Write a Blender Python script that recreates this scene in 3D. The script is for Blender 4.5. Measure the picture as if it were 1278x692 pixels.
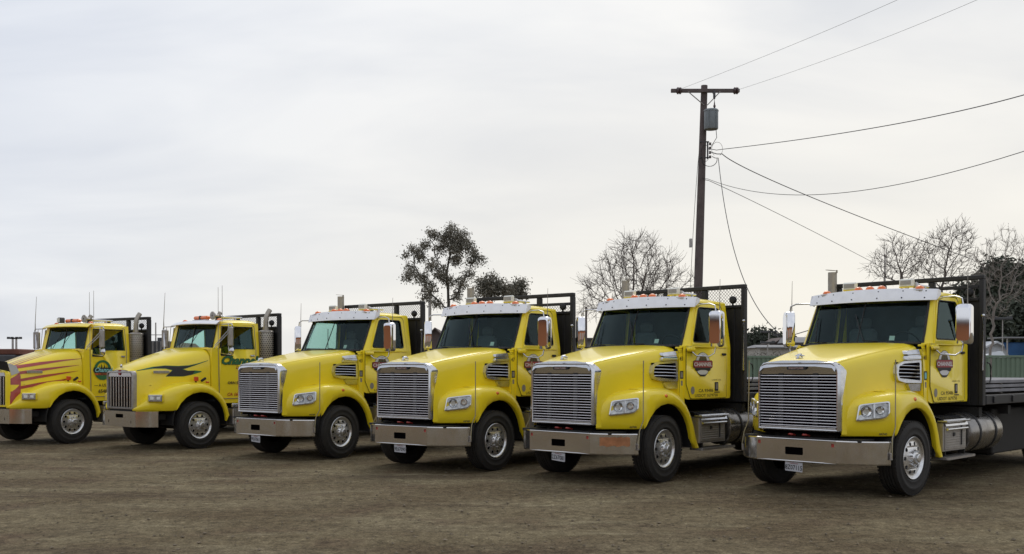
import bpy, bmesh, math, random
from mathutils import Vector, Matrix, noise
from mathutils.geometry import tessellate_polygon
R = math.radians
PI = math.pi
sc = bpy.context.scene
for o in list(bpy.data.objects):
    bpy.data.objects.remove(o)
# ------------------------------------------------------------------ camera
cam = bpy.data.cameras.new('camera')
cam.sensor_width = 36.0
cam.lens = 36.0 * 1251.0 / 1278.0
cam.shift_y = (470.4 - 346.0) / 1278.0
cam.shift_x = -1.0 / 1278.0
cam.clip_start = 0.1
cam.clip_end = 6000
camo = bpy.data.objects.new('camera', cam)
sc.collection.objects.link(camo)
camo.location = (0, 0, 1.779)
camo.rotation_euler = (R(90) - 0.00819, 0, 0)
sc.camera = camo
# ------------------------------------------------------------------ sky and sun (overcast, bright behind the trucks)
SUN_EL, SUN_AZ = R(48), R(14)          # azimuth from +Y towards +X
w = bpy.data.worlds.new('World')
sc.world = w
w.use_nodes = True
nt = w.node_tree
nt.nodes.clear()
def N(t, typ, **kw):
    n = t.nodes.new(typ)
    for k, v in kw.items():
        setattr(n, k, v)
    return n
wo = N(nt, 'ShaderNodeOutputWorld')
bgA = N(nt, 'ShaderNodeBackground')
bgA.inputs[1].default_value = 0.07
st = N(nt, 'ShaderNodeTexSky', sky_type='NISHITA')
st.sun_disc = False
st.sun_elevation = SUN_EL
st.sun_rotation = SUN_AZ
nt.links.new(st.outputs[0], bgA.inputs[0])
bgB = N(nt, 'ShaderNodeBackground')
tc = N(nt, 'ShaderNodeTexCoord')
sep = N(nt, 'ShaderNodeSeparateXYZ')
nt.links.new(tc.outputs['Generated'], sep.inputs[0])
# cloud sheet: project direction on a flat layer so streaks get finer to the horizon
mx = N(nt, 'ShaderNodeMath', operation='MAXIMUM'); mx.inputs[1].default_value = 0.0
nt.links.new(sep.outputs[2], mx.inputs[0])
ad = N(nt, 'ShaderNodeMath', operation='ADD'); ad.inputs[1].default_value = 0.22
nt.links.new(mx.outputs[0], ad.inputs[0])
cz = N(nt, 'ShaderNodeCombineXYZ')
for i in range(3):
    nt.links.new(ad.outputs[0], cz.inputs[i])
dv = N(nt, 'ShaderNodeVectorMath', operation='DIVIDE')
nt.links.new(tc.outputs['Generated'], dv.inputs[0]); nt.links.new(cz.outputs[0], dv.inputs[1])
mp = N(nt, 'ShaderNodeMapping'); mp.inputs['Scale'].default_value = (0.8, 1.5, 0.25)
mp.inputs['Rotation'].default_value = (0, 0, R(18))
nt.links.new(dv.outputs[0], mp.inputs[0])
n1 = N(nt, 'ShaderNodeTexNoise'); n1.inputs['Scale'].default_value = 1.25; n1.inputs['Detail'].default_value = 5; n1.inputs['Roughness'].default_value = .5
n1.inputs['Distortion'].default_value = .4
nt.links.new(mp.outputs[0], n1.inputs['Vector'])
cr = N(nt, 'ShaderNodeValToRGB')
e = cr.color_ramp.elements
e[0].position = .34; e[0].color = (.57, .60, .66, 1)
e[1].position = .64; e[1].color = (.80, .805, .81, 1)
nt.links.new(n1.outputs[0], cr.inputs[0])
# warm pale band low in the sky
hr = N(nt, 'ShaderNodeMapRange'); hr.inputs[1].default_value = 0.0; hr.inputs[2].default_value = 0.42
hr.inputs[3].default_value = 1.0; hr.inputs[4].default_value = 0.05
hr.interpolation_type = 'SMOOTHSTEP'
nt.links.new(sep.outputs[2], hr.inputs[0])
mixh = N(nt, 'ShaderNodeMix', data_type='RGBA')
dt = N(nt, 'ShaderNodeVectorMath', operation='DOT_PRODUCT'); dt.inputs[1].default_value = (math.sin(R(34)), math.cos(R(34)), 0)
nt.links.new(tc.outputs['Generated'], dt.inputs[0])
dr_ = N(nt, 'ShaderNodeMapRange', interpolation_type='SMOOTHSTEP'); dr_.inputs[1].default_value = .35; dr_.inputs[2].default_value = 1.0; dr_.inputs[3].default_value = .30; dr_.inputs[4].default_value = 1.0
nt.links.new(dt.outputs['Value'], dr_.inputs[0])
mh = N(nt, 'ShaderNodeMath', operation='MULTIPLY'); nt.links.new(hr.outputs[0], mh.inputs[0]); nt.links.new(dr_.outputs[0], mh.inputs[1])
nt.links.new(mh.outputs[0], mixh.inputs[0])
nt.links.new(cr.outputs[0], mixh.inputs[6])
mixh.inputs[7].default_value = (.775, .75, .695, 1)
tn = N(nt, 'ShaderNodeMix', data_type='RGBA'); tn.inputs[6].default_value = (.86, .905, 1.0, 1); tn.inputs[7].default_value = (1.03, 1.015, .985, 1)
nt.links.new(dr_.outputs[0], tn.inputs[0])
ml = N(nt, 'ShaderNodeMix', data_type='RGBA', blend_type='MULTIPLY'); ml.inputs[0].default_value = 1
nt.links.new(mixh.outputs[2], ml.inputs[6]); nt.links.new(tn.outputs[2], ml.inputs[7])
nt.links.new(ml.outputs[2], bgB.inputs[0])
bgB.inputs[1].default_value = 1.15
ms = N(nt, 'ShaderNodeMixShader'); ms.inputs[0].default_value = .93
nt.links.new(bgA.outputs[0], ms.inputs[1]); nt.links.new(bgB.outputs[0], ms.inputs[2])
nt.links.new(ms.outputs[0], wo.inputs[0])
sun = bpy.data.lights.new('sun', 'SUN'); sun.energy = 0.9; sun.angle = R(25); sun.color = (1, .95, .87)
so = bpy.data.objects.new('sun', sun); sc.collection.objects.link(so)
d = Vector((math.sin(SUN_AZ) * math.cos(SUN_EL), math.cos(SUN_AZ) * math.cos(SUN_EL), math.sin(SUN_EL)))
so.rotation_euler = d.to_track_quat('Z', 'Y').to_euler()
so.location = (0, 0, 60)
sc.view_settings.view_transform = 'Standard'
sc.view_settings.look = 'None'
sc.view_settings.exposure = 0.08
sc.view_settings.gamma = 1.0
sc.render.engine = 'CYCLES'
# ------------------------------------------------------------------ materials
MATS = {}
def principled(name, col, rough=.5, metal=0.0, coat=0.0, spec=.5, var=0.0, vscale=6.0, dirt=0.0, dirtcol=(.13, .105, .075), bump=0.0, bscale=60., dirtscale=5., rvar=0.0, coord='Object', dz=None):
    m = bpy.data.materials.new(name); m.use_nodes = True
    t = m.node_tree; b = t.nodes['Principled BSDF']
    b.inputs['Base Color'].default_value = (*col, 1)
    b.inputs['Roughness'].default_value = rough
    b.inputs['Metallic'].default_value = metal
    b.inputs['Specular IOR Level'].default_value = spec
    b.inputs['Coat Weight'].default_value = coat
    b.inputs['Coat Roughness'].default_value = .06
    c = N(t, 'ShaderNodeTexCoord')
    last = None
    if var > 0:
        n = N(t, 'ShaderNodeTexNoise'); n.inputs['Scale'].default_value = vscale; n.inputs['Detail'].default_value = 6
        t.links.new(c.outputs[coord], n.inputs['Vector'])
        mr = N(t, 'ShaderNodeMapRange'); mr.inputs[1].default_value = .3; mr.inputs[2].default_value = .7
        mr.inputs[3].default_value = 1 - var; mr.inputs[4].default_value = 1 + var
        t.links.new(n.outputs[0], mr.inputs[0])
        h = N(t, 'ShaderNodeVectorMath', operation='SCALE'); h.inputs[0].default_value = col
        t.links.new(mr.outputs[0], h.inputs['Scale'])
        last = h.outputs[0]
    if dirt > 0:
        n = N(t, 'ShaderNodeTexNoise'); n.inputs['Scale'].default_value = dirtscale; n.inputs['Detail'].default_value = 9; n.inputs['Roughness'].default_value = .65
        t.links.new(c.outputs[coord], n.inputs['Vector'])
        mr = N(t, 'ShaderNodeMapRange'); mr.inputs[1].default_value = .42; mr.inputs[2].default_value = .75
        mr.inputs[3].default_value = dirt * .25; mr.inputs[4].default_value = dirt
        t.links.new(n.outputs[0], mr.inputs[0])
        fac = mr.outputs[0]
        if dz:
            sx = N(t, 'ShaderNodeSeparateXYZ'); t.links.new(c.outputs[coord], sx.inputs[0])
            zr = N(t, 'ShaderNodeMapRange'); zr.inputs[1].default_value = dz[0]; zr.inputs[2].default_value = dz[1]
            zr.inputs[3].default_value = 1; zr.inputs[4].default_value = .25
            t.links.new(sx.outputs[2], zr.inputs[0])
            mm = N(t, 'ShaderNodeMath', operation='MULTIPLY'); t.links.new(fac, mm.inputs[0]); t.links.new(zr.outputs[0], mm.inputs[1]); fac = mm.outputs[0]
        mi = N(t, 'ShaderNodeMix', data_type='RGBA')
        t.links.new(fac, mi.inputs[0])
        if last: t.links.new(last, mi.inputs[6])
        else: mi.inputs[6].default_value = (*col, 1)
        mi.inputs[7].default_value = (*dirtcol, 1)
        last = mi.outputs[2]
        rr = N(t, 'ShaderNodeMapRange'); rr.inputs[3].default_value = rough; rr.inputs[4].default_value = min(1, rough + .6)
        t.links.new(fac, rr.inputs[0]); t.links.new(rr.outputs[0], b.inputs['Roughness'])
        if metal > 0:
            mt = N(t, 'ShaderNodeMapRange'); mt.inputs[3].default_value = metal; mt.inputs[4].default_value = 0.1
            t.links.new(fac, mt.inputs[0]); t.links.new(mt.outputs[0], b.inputs['Metallic'])
    if last: t.links.new(last, b.inputs['Base Color'])
    if bump > 0:
        n = N(t, 'ShaderNodeTexNoise'); n.inputs['Scale'].default_value = bscale; n.inputs['Detail'].default_value = 6
        t.links.new(c.outputs[coord], n.inputs['Vector'])
        bp = N(t, 'ShaderNodeBump'); bp.inputs['Strength'].default_value = bump; bp.inputs['Distance'].default_value = .02
        t.links.new(n.outputs[0], bp.inputs['Height']); t.links.new(bp.outputs[0], b.inputs['Normal'])
    MATS[name] = m
    return m
def M(n): return MATS[n]
principled('yellow_paint', (.90, .695, .014), .34, coat=.42, var=.03, vscale=2.5, dirt=.10, dirtcol=(.32, .25, .13), dirtscale=3.5, dz=(.5, 1.5))
principled('red_paint', (.40, .04, .03), .35, coat=.5, var=.12, dirt=.2, dirtcol=(.2, .12, .07))
principled('chrome', (.64, .65, .67), .09, metal=1, dirt=.20, dirtcol=(.24, .20, .15), dirtscale=9)
principled('dusty_chrome', (.68, .66, .64), .09, metal=1, dirt=.12, dirtcol=(.17, .14, .11), dirtscale=6)
principled('dull_aluminium', (.42, .40, .38), .30, metal=1, dirt=.55, dirtcol=(.15, .125, .10), dirtscale=14)
principled('shaded_tank_steel', (.26, .25, .24), .14, metal=1, dirt=.40, dirtcol=(.13, .11, .085), dirtscale=5)  # dark base and heavy dirt carry the shade below the deck
principled('orange_metal', (.42, .19, .09), .35, metal=.5, var=.25, vscale=9)
principled('guide_metal', (.30, .26, .16), .45, metal=.6)
principled('mirror_chrome', (.80, .80, .82), .035, metal=1)
principled('grille_chrome', (.66, .64, .66), .18, metal=1, dirt=.06, dirtcol=(.2, .16, .14), dirtscale=20)
principled('satin_steel', (.60, .60, .62), .22, metal=1, var=.05)
principled('visor_steel', (.86, .86, .88), .35, metal=.3, var=.05, dirt=.15, dirtcol=(.4, .38, .35))
principled('exhaust_steel', (.42, .39, .34), .42, metal=1, dirt=.5, dirtcol=(.25, .2, .15))
principled('black_steel', (.012, .012, .014), .55, var=.2, dirt=.18, dirtcol=(.06, .05, .04))
principled('black_plastic', (.010, .010, .011), .6, var=.1)
principled('chassis', (.012, .011, .010), .8, dirt=.35, dirtcol=(.035, .03, .022), dirtscale=8)
principled('rubber', (.013, .0125, .012), .75, var=.15, dirt=.40, dirtcol=(.055, .045, .034), dirtscale=7, bump=.1)
principled('hole_black', (.003, .0024, .0028), 1.0, spec=0)
principled('interior', (.045, .055, .06), .8, var=.15)
principled('seat_cloth', (.11, .115, .125), .9, var=.2)
principled('amber', (.80, .17, .02), .25, coat=.5, var=.12, vscale=20)
principled('amber_red', (.62, .07, .015), .3, coat=.4)
principled('lamp_white', (.80, .80, .72), .4, var=.05)
principled('lamp_glass', (.42, .40, .34), .2, coat=.5)
principled('headlight_glass', (.50, .51, .50), .12, metal=.35, coat=1, var=.5, vscale=14)
principled('wheel_alloy', (.72, .72, .72), .24, metal=.95, dirt=.2, dirtcol=(.25, .22, .18), dirtscale=12)
principled('reflector', (.72, .72, .70), .12, metal=1, var=.15, vscale=20)
principled('print_black', (.02, .02, .022), .6)
principled('print_brown', (.12, .085, .02), .6)
principled('print_green', (.025, .15, .055), .5)
principled('print_dark_green', (.02, .045, .022), .5)
principled('print_white', (.66, .66, .66), .5)
principled('print_red', (.30, .025, .035), .5)
principled('print_orange', (.50, .10, .02), .5)
principled('print_cyan', (.22, .55, .60), .5)
principled('print_grey', (.25, .23, .20), .6)
principled('plate_white', (.50, .51, .54), .5, var=.06)
principled('deck_wood', (.10, .085, .07), .85, var=.3, vscale=3, bump=.2)
principled('grey_timber', (.23, .225, .235), .85, var=.3, vscale=2.5, bump=.2)
principled('pole_wood', (.105, .083, .078), .9, var=.25, vscale=3, bump=.3, bscale=25)
principled('transformer_grey', (.20, .225, .235), .5, var=.08)
principled('cable', (.03, .03, .03), .7)
principled('insulator', (.07, .045, .045), .4)
principled('bark_grey', (.11, .088, .078), .95, var=.25, vscale=2)
principled('bark_pale', (.24, .21, .185), .95, var=.25, vscale=1.5)
principled('bark_dark', (.06, .05, .04), .95, var=.25, vscale=1.5)
principled('green_metal', (.15, .215, .15), .6, var=.12, vscale=.8, dirt=.3, dirtcol=(.14, .14, .10), dirtscale=.8)
principled('pale_wall', (.42, .40, .36), .8, var=.08, vscale=.6)
principled('roof_grey', (.22, .22, .225), .8, var=.12, vscale=.8)
principled('roof_red', (.24, .105, .065), .85, var=.2, vscale=.8)
principled('roof_brown', (.10, .075, .07), .85, var=.2, vscale=.8)
principled('white_tarp', (.62, .64, .66), .7, var=.1, vscale=1.2, bump=.6, bscale=3)
principled('blue_paint', (.035, .12, .30), .6, var=.25, vscale=1.2)
principled('rust', (.14, .05, .03), .85, var=.3, vscale=1.5)
principled('dark_metal', (.05, .05, .052), .6, var=.3, vscale=2)
principled('window_dark', (.03, .035, .04), .15, coat=.5)
principled('terracotta_wall', (.42, .155, .06), .8, var=.1, vscale=.5)
principled('stone', (.16, .128, .085), .9, var=.35, vscale=.9, coord='Object')
def glass(name, tint, refl=.05):
    m = bpy.data.materials.new(name); m.use_nodes = True
    t = m.node_tree; t.nodes.clear()
    o = N(t, 'ShaderNodeOutputMaterial'); mi = N(t, 'ShaderNodeMixShader')
    tr = N(t, 'ShaderNodeBsdfTransparent'); tr.inputs[0].default_value = (*tint, 1)
    gl = N(t, 'ShaderNodeBsdfGlossy'); gl.inputs['Roughness'].default_value = .03; gl.inputs[0].default_value = (.50, .66, .68, 1)
    fr = N(t, 'ShaderNodeFresnel'); fr.inputs[0].default_value = 1.45
    a = N(t, 'ShaderNodeMath', operation='ADD'); a.inputs[1].default_value = refl
    t.links.new(fr.outputs[0], a.inputs[0]); t.links.new(a.outputs[0], mi.inputs[0])
    t.links.new(tr.outputs[0], mi.inputs[1]); t.links.new(gl.outputs[0], mi.inputs[2]); t.links.new(mi.outputs[0], o.inputs[0])
    MATS[name] = m
glass('windshield_glass', (.74, .92, .87), .0)
glass('side_glass', (.72, .86, .83), .0)
def leafmat(name, c1, c2):
    m = bpy.data.materials.new(name); m.use_nodes = True
    t = m.node_tree; b = t.nodes['Principled BSDF']; b.inputs['Roughness'].default_value = .7
    c = N(t, 'ShaderNodeTexCoord'); n = N(t, 'ShaderNodeTexNoise'); n.inputs['Scale'].default_value = 1.3; n.inputs['Detail'].default_value = 4
    t.links.new(c.outputs['Object'], n.inputs[0])
    r = N(t, 'ShaderNodeValToRGB'); r.color_ramp.elements[0].position = .35; r.color_ramp.elements[0].color = (*c1, 1)
    r.color_ramp.elements[1].position = .65; r.color_ramp.elements[1].color = (*c2, 1)
    t.links.new(n.outputs[0], r.inputs[0]); t.links.new(r.outputs[0], b.inputs['Base Color'])
    MATS[name] = m
leafmat('leaf_eucalyptus', (.10, .095, .07), (.23, .205, .155))
leafmat('leaf_conifer', (.022, .03, .018), (.045, .055, .03))
leafmat('leaf_brush', (.045, .045, .03), (.09, .08, .055))
# ground
def ground_mat():
    m = bpy.data.materials.new('dirt'); m.use_nodes = True
    t = m.node_tree; b = t.nodes['Principled BSDF']; b.inputs['Roughness'].default_value = .95; b.inputs['Specular IOR Level'].default_value = .15
    c = N(t, 'ShaderNodeTexCoord')
    def nz(s, det=8, r=.6, sc_=(1, 1, 1)):
        mp_ = N(t, 'ShaderNodeMapping'); mp_.inputs['Scale'].default_value = sc_
        t.links.new(c.outputs['Object'], mp_.inputs[0])
        n = N(t, 'ShaderNodeTexNoise'); n.inputs['Scale'].default_value = s; n.inputs['Detail'].default_value = det; n.inputs['Roughness'].default_value = r
        t.links.new(mp_.outputs[0], n.inputs[0]); return n
    def ramp(n, a, ca, b_, cb):
        r = N(t, 'ShaderNodeValToRGB'); r.color_ramp.elements[0].position = a; r.color_ramp.elements[0].color = (*ca, 1)
        r.color_ramp.elements[1].position = b_; r.color_ramp.elements[1].color = (*cb, 1)
        t.links.new(n.outputs[0], r.inputs[0]); return r
    big = ramp(nz(.45, 6, .55, (1, 1.3, 1)), .38, (.122, .094, .056), .62, (.200, .168, .106))
    red = nz(.8, 5)
    rm = N(t, 'ShaderNodeMapRange'); rm.inputs[1].default_value = .52; rm.inputs[2].default_value = .72; rm.inputs[3].default_value = 0; rm.inputs[4].default_value = .85
    t.links.new(red.outputs[0], rm.inputs[0])
    m1 = N(t, 'ShaderNodeMix', data_type='RGBA'); t.links.new(rm.outputs[0], m1.inputs[0]); t.links.new(big.outputs[0], m1.inputs[6]); m1.inputs[7].default_value = (.115, .080, .053, 1)
    # oily wet patches
    oil = nz(.33, 4, .5)
    om = N(t, 'ShaderNodeMapRange'); om.inputs[1].default_value = .60; om.inputs[2].default_value = .74; om.inputs[3].default_value = 0; om.inputs[4].default_value = .45
    t.links.new(oil.outputs[0], om.inputs[0])
    m2 = N(t, 'ShaderNodeMix', data_type='RGBA'); t.links.new(om.outputs[0], m2.inputs[0]); t.links.new(m1.outputs[2], m2.inputs[6]); m2.inputs[7].default_value = (.06, .046, .032, 1)
    # grit
    # long wheel tracks and damp lanes across the yard
    tr_ = N(t, 'ShaderNodeMapRange'); tr_.inputs[1].default_value = .50; tr_.inputs[2].default_value = .66; tr_.inputs[3].default_value = 0; tr_.inputs[4].default_value = .55
    t.links.new(nz(1.0, 5, .6, (.16, .95, 1)).outputs[0], tr_.inputs[0])
    mt_ = N(t, 'ShaderNodeMix', data_type='RGBA'); t.links.new(tr_.outputs[0], mt_.inputs[0]); t.links.new(m2.outputs[2], mt_.inputs[6]); mt_.inputs[7].default_value = (.085, .062, .042, 1)
    tl_ = N(t, 'ShaderNodeMapRange'); tl_.inputs[1].default_value = .54; tl_.inputs[2].default_value = .72; tl_.inputs[3].default_value = 0; tl_.inputs[4].default_value = .7
    t.links.new(nz(1.7, 6, .6, (.28, 1.1, 3)).outputs[0], tl_.inputs[0])
    m2 = N(t, 'ShaderNodeMix', data_type='RGBA'); t.links.new(tl_.outputs[0], m2.inputs[0]); t.links.new(mt_.outputs[2], m2.inputs[6]); m2.inputs[7].default_value = (.235, .205, .135, 1)
    g = ramp(nz(38, 8, .75), .32, (.30, .28, .25), .69, (1.75, 1.73, 1.68))
    g2 = ramp(nz(7, 8, .7), .34, (.55, .53, .50), .66, (1.35, 1.35, 1.33))
    m3 = N(t, 'ShaderNodeMix', data_type='RGBA', blend_type='MULTIPLY'); m3.inputs[0].default_value = 1
    t.links.new(m2.outputs[2], m3.inputs[6]); t.links.new(g.outputs[0], m3.inputs[7])
    m4 = N(t, 'ShaderNodeMix', data_type='RGBA', blend_type='MULTIPLY'); m4.inputs[0].default_value = 1
    t.links.new(m3.outputs[2], m4.inputs[6]); t.links.new(g2.outputs[0], m4.inputs[7])
    # dark scattered clods
    v = N(t, 'ShaderNodeTexVoronoi'); v.inputs['Scale'].default_value = 9; v.inputs['Randomness'].default_value = 1
    t.links.new(c.outputs['Object'], v.inputs['Vector'])
    vm = N(t, 'ShaderNodeMapRange'); vm.inputs[1].default_value = .05; vm.inputs[2].default_value = .16; vm.inputs[3].default_value = .45; vm.inputs[4].default_value = 0
    t.links.new(v.outputs['Distance'], vm.inputs[0])
    m5 = N(t, 'ShaderNodeMix', data_type='RGBA'); t.links.new(vm.outputs[0], m5.inputs[0]); t.links.new(m4.outputs[2], m5.inputs[6]); m5.inputs[7].default_value = (.05, .038, .028, 1)
    t.links.new(m5.outputs[2], b.inputs['Base Color'])
    bp = N(t, 'ShaderNodeBump'); bp.inputs['Strength'].default_value = .9; bp.inputs['Distance'].default_value = .03
    t.links.new(nz(22, 10, .75).outputs[0], bp.inputs['Height']); t.links.new(bp.outputs[0], b.inputs['Normal'])
    MATS['dirt'] = m
ground_mat()
# ------------------------------------------------------------------ mesh helpers
class MB:
    def __init__(self): self.v = []; self.f = []; self.m = []; self.mats = []
    def mi(self, mat):
        if mat not in self.mats: self.mats.append(mat)
        return self.mats.index(mat)
    def add(self, vs, fs, mat):
        o = len(self.v); k = self.mi(mat)
        self.v += [tuple(p) for p in vs]
        self.f += [tuple(i + o for i in f) for f in fs]; self.m += [k] * len(fs)
        return self
    def box(self, c, s, mat, rot=None, bev=0.0):
        x, y, z = s[0] / 2, s[1] / 2, s[2] / 2
        if bev > 0:
            b = min(bev, x * .9, y * .9, z * .9)
            vs = []
            for sx in (-1, 1):
                for sy in (-1, 1):
                    for sz in (-1, 1):
                        vs += [(sx * x, sy * (y - b), sz * (z - b)), (sx * (x - b), sy * y, sz * (z - b)), (sx * (x - b), sy * (y - b), sz * z)]
            def I(sx, sy, sz, k): return ((sx > 0) * 4 + (sy > 0) * 2 + (sz > 0)) * 3 + k
            fs = []
            for s_ in (-1, 1):
                q = [I(s_, -1, -1, 0), I(s_, 1, -1, 0), I(s_, 1, 1, 0), I(s_, -1, 1, 0)]; fs.append(q if s_ > 0 else q[::-1])
                q = [I(-1, s_, -1, 1), I(-1, s_, 1, 1), I(1, s_, 1, 1), I(1, s_, -1, 1)]; fs.append(q if s_ > 0 else q[::-1])
                q = [I(-1, -1, s_, 2), I(1, -1, s_, 2), I(1, 1, s_, 2), I(-1, 1, s_, 2)]; fs.append(q if s_ > 0 else q[::-1])
            for a in (-1, 1):
                for b_ in (-1, 1):
                    fs.append([I(-1, a, b_, 1), I(1, a, b_, 1), I(1, a, b_, 2), I(-1, a, b_, 2)])
                    fs.append([I(a, -1, b_, 0), I(a, 1, b_, 0), I(a, 1, b_, 2), I(a, -1, b_, 2)])
                    fs.append([I(a, b_, -1, 0), I(a, b_, 1, 0), I(a, b_, 1, 1), I(a, b_, -1, 1)])
                    for c_ in (-1, 1): fs.append([I(a, b_, c_, 0), I(a, b_, c_, 1), I(a, b_, c_, 2)])
        else:
            vs = [(sx * x, sy * y, sz * z) for sx in (-1, 1) for sy in (-1, 1) for sz in (-1, 1)]
            fs = [(0, 1, 3, 2), (4, 6, 7, 5), (0, 4, 5, 1), (2, 3, 7, 6), (0, 2, 6, 4), (1, 5, 7, 3)]
        if rot is not None: vs = [rot @ Vector(p) for p in vs]
        vs = [(p[0] + c[0], p[1] + c[1], p[2] + c[2]) for p in vs]
        return self.add(vs, fs, mat)
    def tube(self, pts, r, mat, n=8, cap=True):
        pts = [Vector(p) for p in pts]
        rs = r if isinstance(r, (list, tuple)) else [r] * len(pts)
        vs = []; fs = []
        up = None
        for i, p in enumerate(pts):
            t = (pts[min(i + 1, len(pts) - 1)] - pts[max(i - 1, 0)]).normalized()
            if up is None:
                up = Vector((0, 0, 1)) if abs(t.z) < .9 else Vector((1, 0, 0))
            a = t.cross(up)
            if a.length < 1e-4: a = t.cross(Vector((1, .1, 0)))
            a.normalize(); b = t.cross(a).normalized(); up = -b if False else up
            for k in range(n):
                th = 2 * PI * k / n
                vs.append(p + (a * math.cos(th) + b * math.sin(th)) * rs[i])
        for i in range(len(pts) - 1):
            for k in range(n):
                k2 = (k + 1) % n
                fs.append((i * n + k, i * n + k2, (i + 1) * n + k2, (i + 1) * n + k))
        if cap:
            fs.append(tuple(range(n))[::-1]); fs.append(tuple((len(pts) - 1) * n + k for k in range(n)))
        return self.add(vs, fs, mat)
    def lathe(self, prof, c, axis, mat, n=32, a0=0, a1=2 * PI):
        """prof: (radius, along axis)"""
        ax = {'x': 0, 'y': 1, 'z': 2}[axis]
        full = abs(a1 - a0 - 2 * PI) < 1e-6
        m = n if full else n + 1
        vs = []; fs = []
        for (r, h) in prof:
            for k in range(m):
                th = a0 + (a1 - a0) * k / n
                u, v_ = r * math.cos(th), r * math.sin(th)
                p = {0: (h, u, v_), 1: (v_, h, u), 2: (u, v_, h)}[ax]
                vs.append((p[0] + c[0], p[1] + c[1], p[2] + c[2]))
        for i in range(len(prof) - 1):
            for k in range(n):
                k2 = (k + 1) % m
                fs.append((i * m + k, i * m + k2, (i + 1) * m + k2, (i + 1) * m + k))
        return self.add(vs, fs, mat)
    def sphere(self, c, r, mat, n=12, sq=(1, 1, 1), half=False):
        prof = []
        k0 = n // 2 if half else 0
        for k in range(k0, n + 1):
            th = -PI / 2 + PI * k / n
            prof.append((max(r * math.cos(th), 1e-4), r * math.sin(th)))
        b = MB().lathe(prof, (0, 0, 0), 'z', mat, n=max(8, n))
        return self.add([(p[0] * sq[0] + c[0], p[1] * sq[1] + c[1], p[2] * sq[2] + c[2]) for p in b.v], b.f, mat)
    def grid(self, rows, mat, flip=False, close=False):
        n = len(rows[0]); vs = [p for r in rows for p in r]; fs = []
        for i in range(len(rows) - 1):
            for k in range(n if close else n - 1):
                k2 = (k + 1) % n
                q = (i * n + k, i * n + k2, (i + 1) * n + k2, (i + 1) * n + k)
                fs.append(q[::-1] if flip else q)
        return self.add(vs, fs, mat)
    def plate(self, outer, holes, mp_, thick, mat, edge=True):
        """polygon with holes in 2D, mp_(a,b,d) -> 3D with d depth inward"""
        polys = [[Vector((a, b, 0)) for a, b in outer]] + [[Vector((a, b, 0)) for a, b in h] for h in holes]
        tris = tessellate_polygon(polys)
        flat = [p for pl in polys for p in pl]; n = len(flat)
        vs = [mp_(p.x, p.y, 0) for p in flat] + [mp_(p.x, p.y, thick) for p in flat]
        fs = [tuple(t) for t in tris] + [tuple(i + n for i in t[::-1]) for t in tris]
        if edge:
            o = 0
            for pl in polys:
                k = len(pl)
                for i in range(k):
                    j = (i + 1) % k
                    fs.append((o + i, o + j, o + j + n, o + i + n))
                o += k
        return self.add(vs, fs, mat)
    def solidify_grid(self, rows, mat, off):
        """grid sheet plus parallel back sheet; off(p,i,k)->3D"""
        self.grid(rows, mat)
        return self
def to_mesh(name, mb, ang=35, recalc=True):
    me = bpy.data.meshes.new(name)
    me.from_pydata(mb.v, [], mb.f)
    for m in mb.mats: me.materials.append(M(m))
    for p, k in zip(me.polygons, mb.m): p.material_index = k
    if recalc:
        bm = bmesh.new(); bm.from_mesh(me)
        bmesh.ops.recalc_face_normals(bm, faces=bm.faces); bm.to_mesh(me); bm.free()
    me.polygons.foreach_set('use_smooth', [True] * len(me.polygons))
    me.set_sharp_from_angle(angle=R(ang))
    me.update()
    return me
CACHE = {}
COL = sc.collection
def place(name, me, parent=None, loc=(0, 0, 0), rot=(0, 0, 0), scale=None, kind=None, label=None):
    o = bpy.data.objects.new(name, me); COL.objects.link(o)
    if parent: o.parent = parent
    o.location = loc; o.rotation_euler = rot
    if scale: o.scale = scale
    if kind: o['kind'] = kind
    if label: o['label'] = label
    return o
def part(name, key, fn, parent, loc=(0, 0, 0), rot=(0, 0, 0), ang=35, scale=None, kind=None, label=None):
    if key is None or key not in CACHE:
        mb = fn(); me = to_mesh(name, mb, ang)
        if key: CACHE[key] = me
    else: me = CACHE[key]
    return place(name, me, parent, loc, rot, scale, kind, label)
def thing(name, label, cat, loc=(0, 0, 0), rz=0, group=None):
    o = bpy.data.objects.new(name, None); COL.objects.link(o); o.location = loc; o.rotation_euler = (0, 0, rz)
    o['label'] = label; o['category'] = cat
    if group: o['group'] = group
    o.empty_display_size = .3
    return o
def tag(o, label, cat, group=None):
    o['label'] = label; o['category'] = cat
    if group: o['group'] = group
    return o
def rr(a0, b0, a1, b1, r, n=5):
    """rounded rectangle"""
    out = []
    for cx, cy, t0 in ((a1 - r, b1 - r, 0), (a0 + r, b1 - r, 90), (a0 + r, b0 + r, 180), (a1 - r, b0 + r, 270)):
        for k in range(n + 1):
            t = R(t0 + 90 * k / n); out.append((cx + r * math.cos(t), cy + r * math.sin(t)))
    return out
def roundpoly(pts, r, n=4):
    out = []; m = len(pts)
    for i in range(m):
        p0, p1, p2 = Vector(pts[i - 1]), Vector(pts[i]), Vector(pts[(i + 1) % m])
        rr_ = r[i] if isinstance(r, (list, tuple)) else r
        d0 = (p0 - p1); d2 = (p2 - p1); q = min(rr_, d0.length * .45, d2.length * .45)
        a = p1 + d0.normalized() * q; b = p1 + d2.normalized() * q
        for k in range(n + 1):
            t = k / n; out.append(tuple((1 - t) ** 2 * a + 2 * t * (1 - t) * p1 + t * t * b))
    return out
def ell(cx, cy, rx, ry, n=24): return [(cx + rx * math.cos(2 * PI * k / n), cy + ry * math.sin(2 * PI * k / n)) for k in range(n)]
TXT = {}
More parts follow.
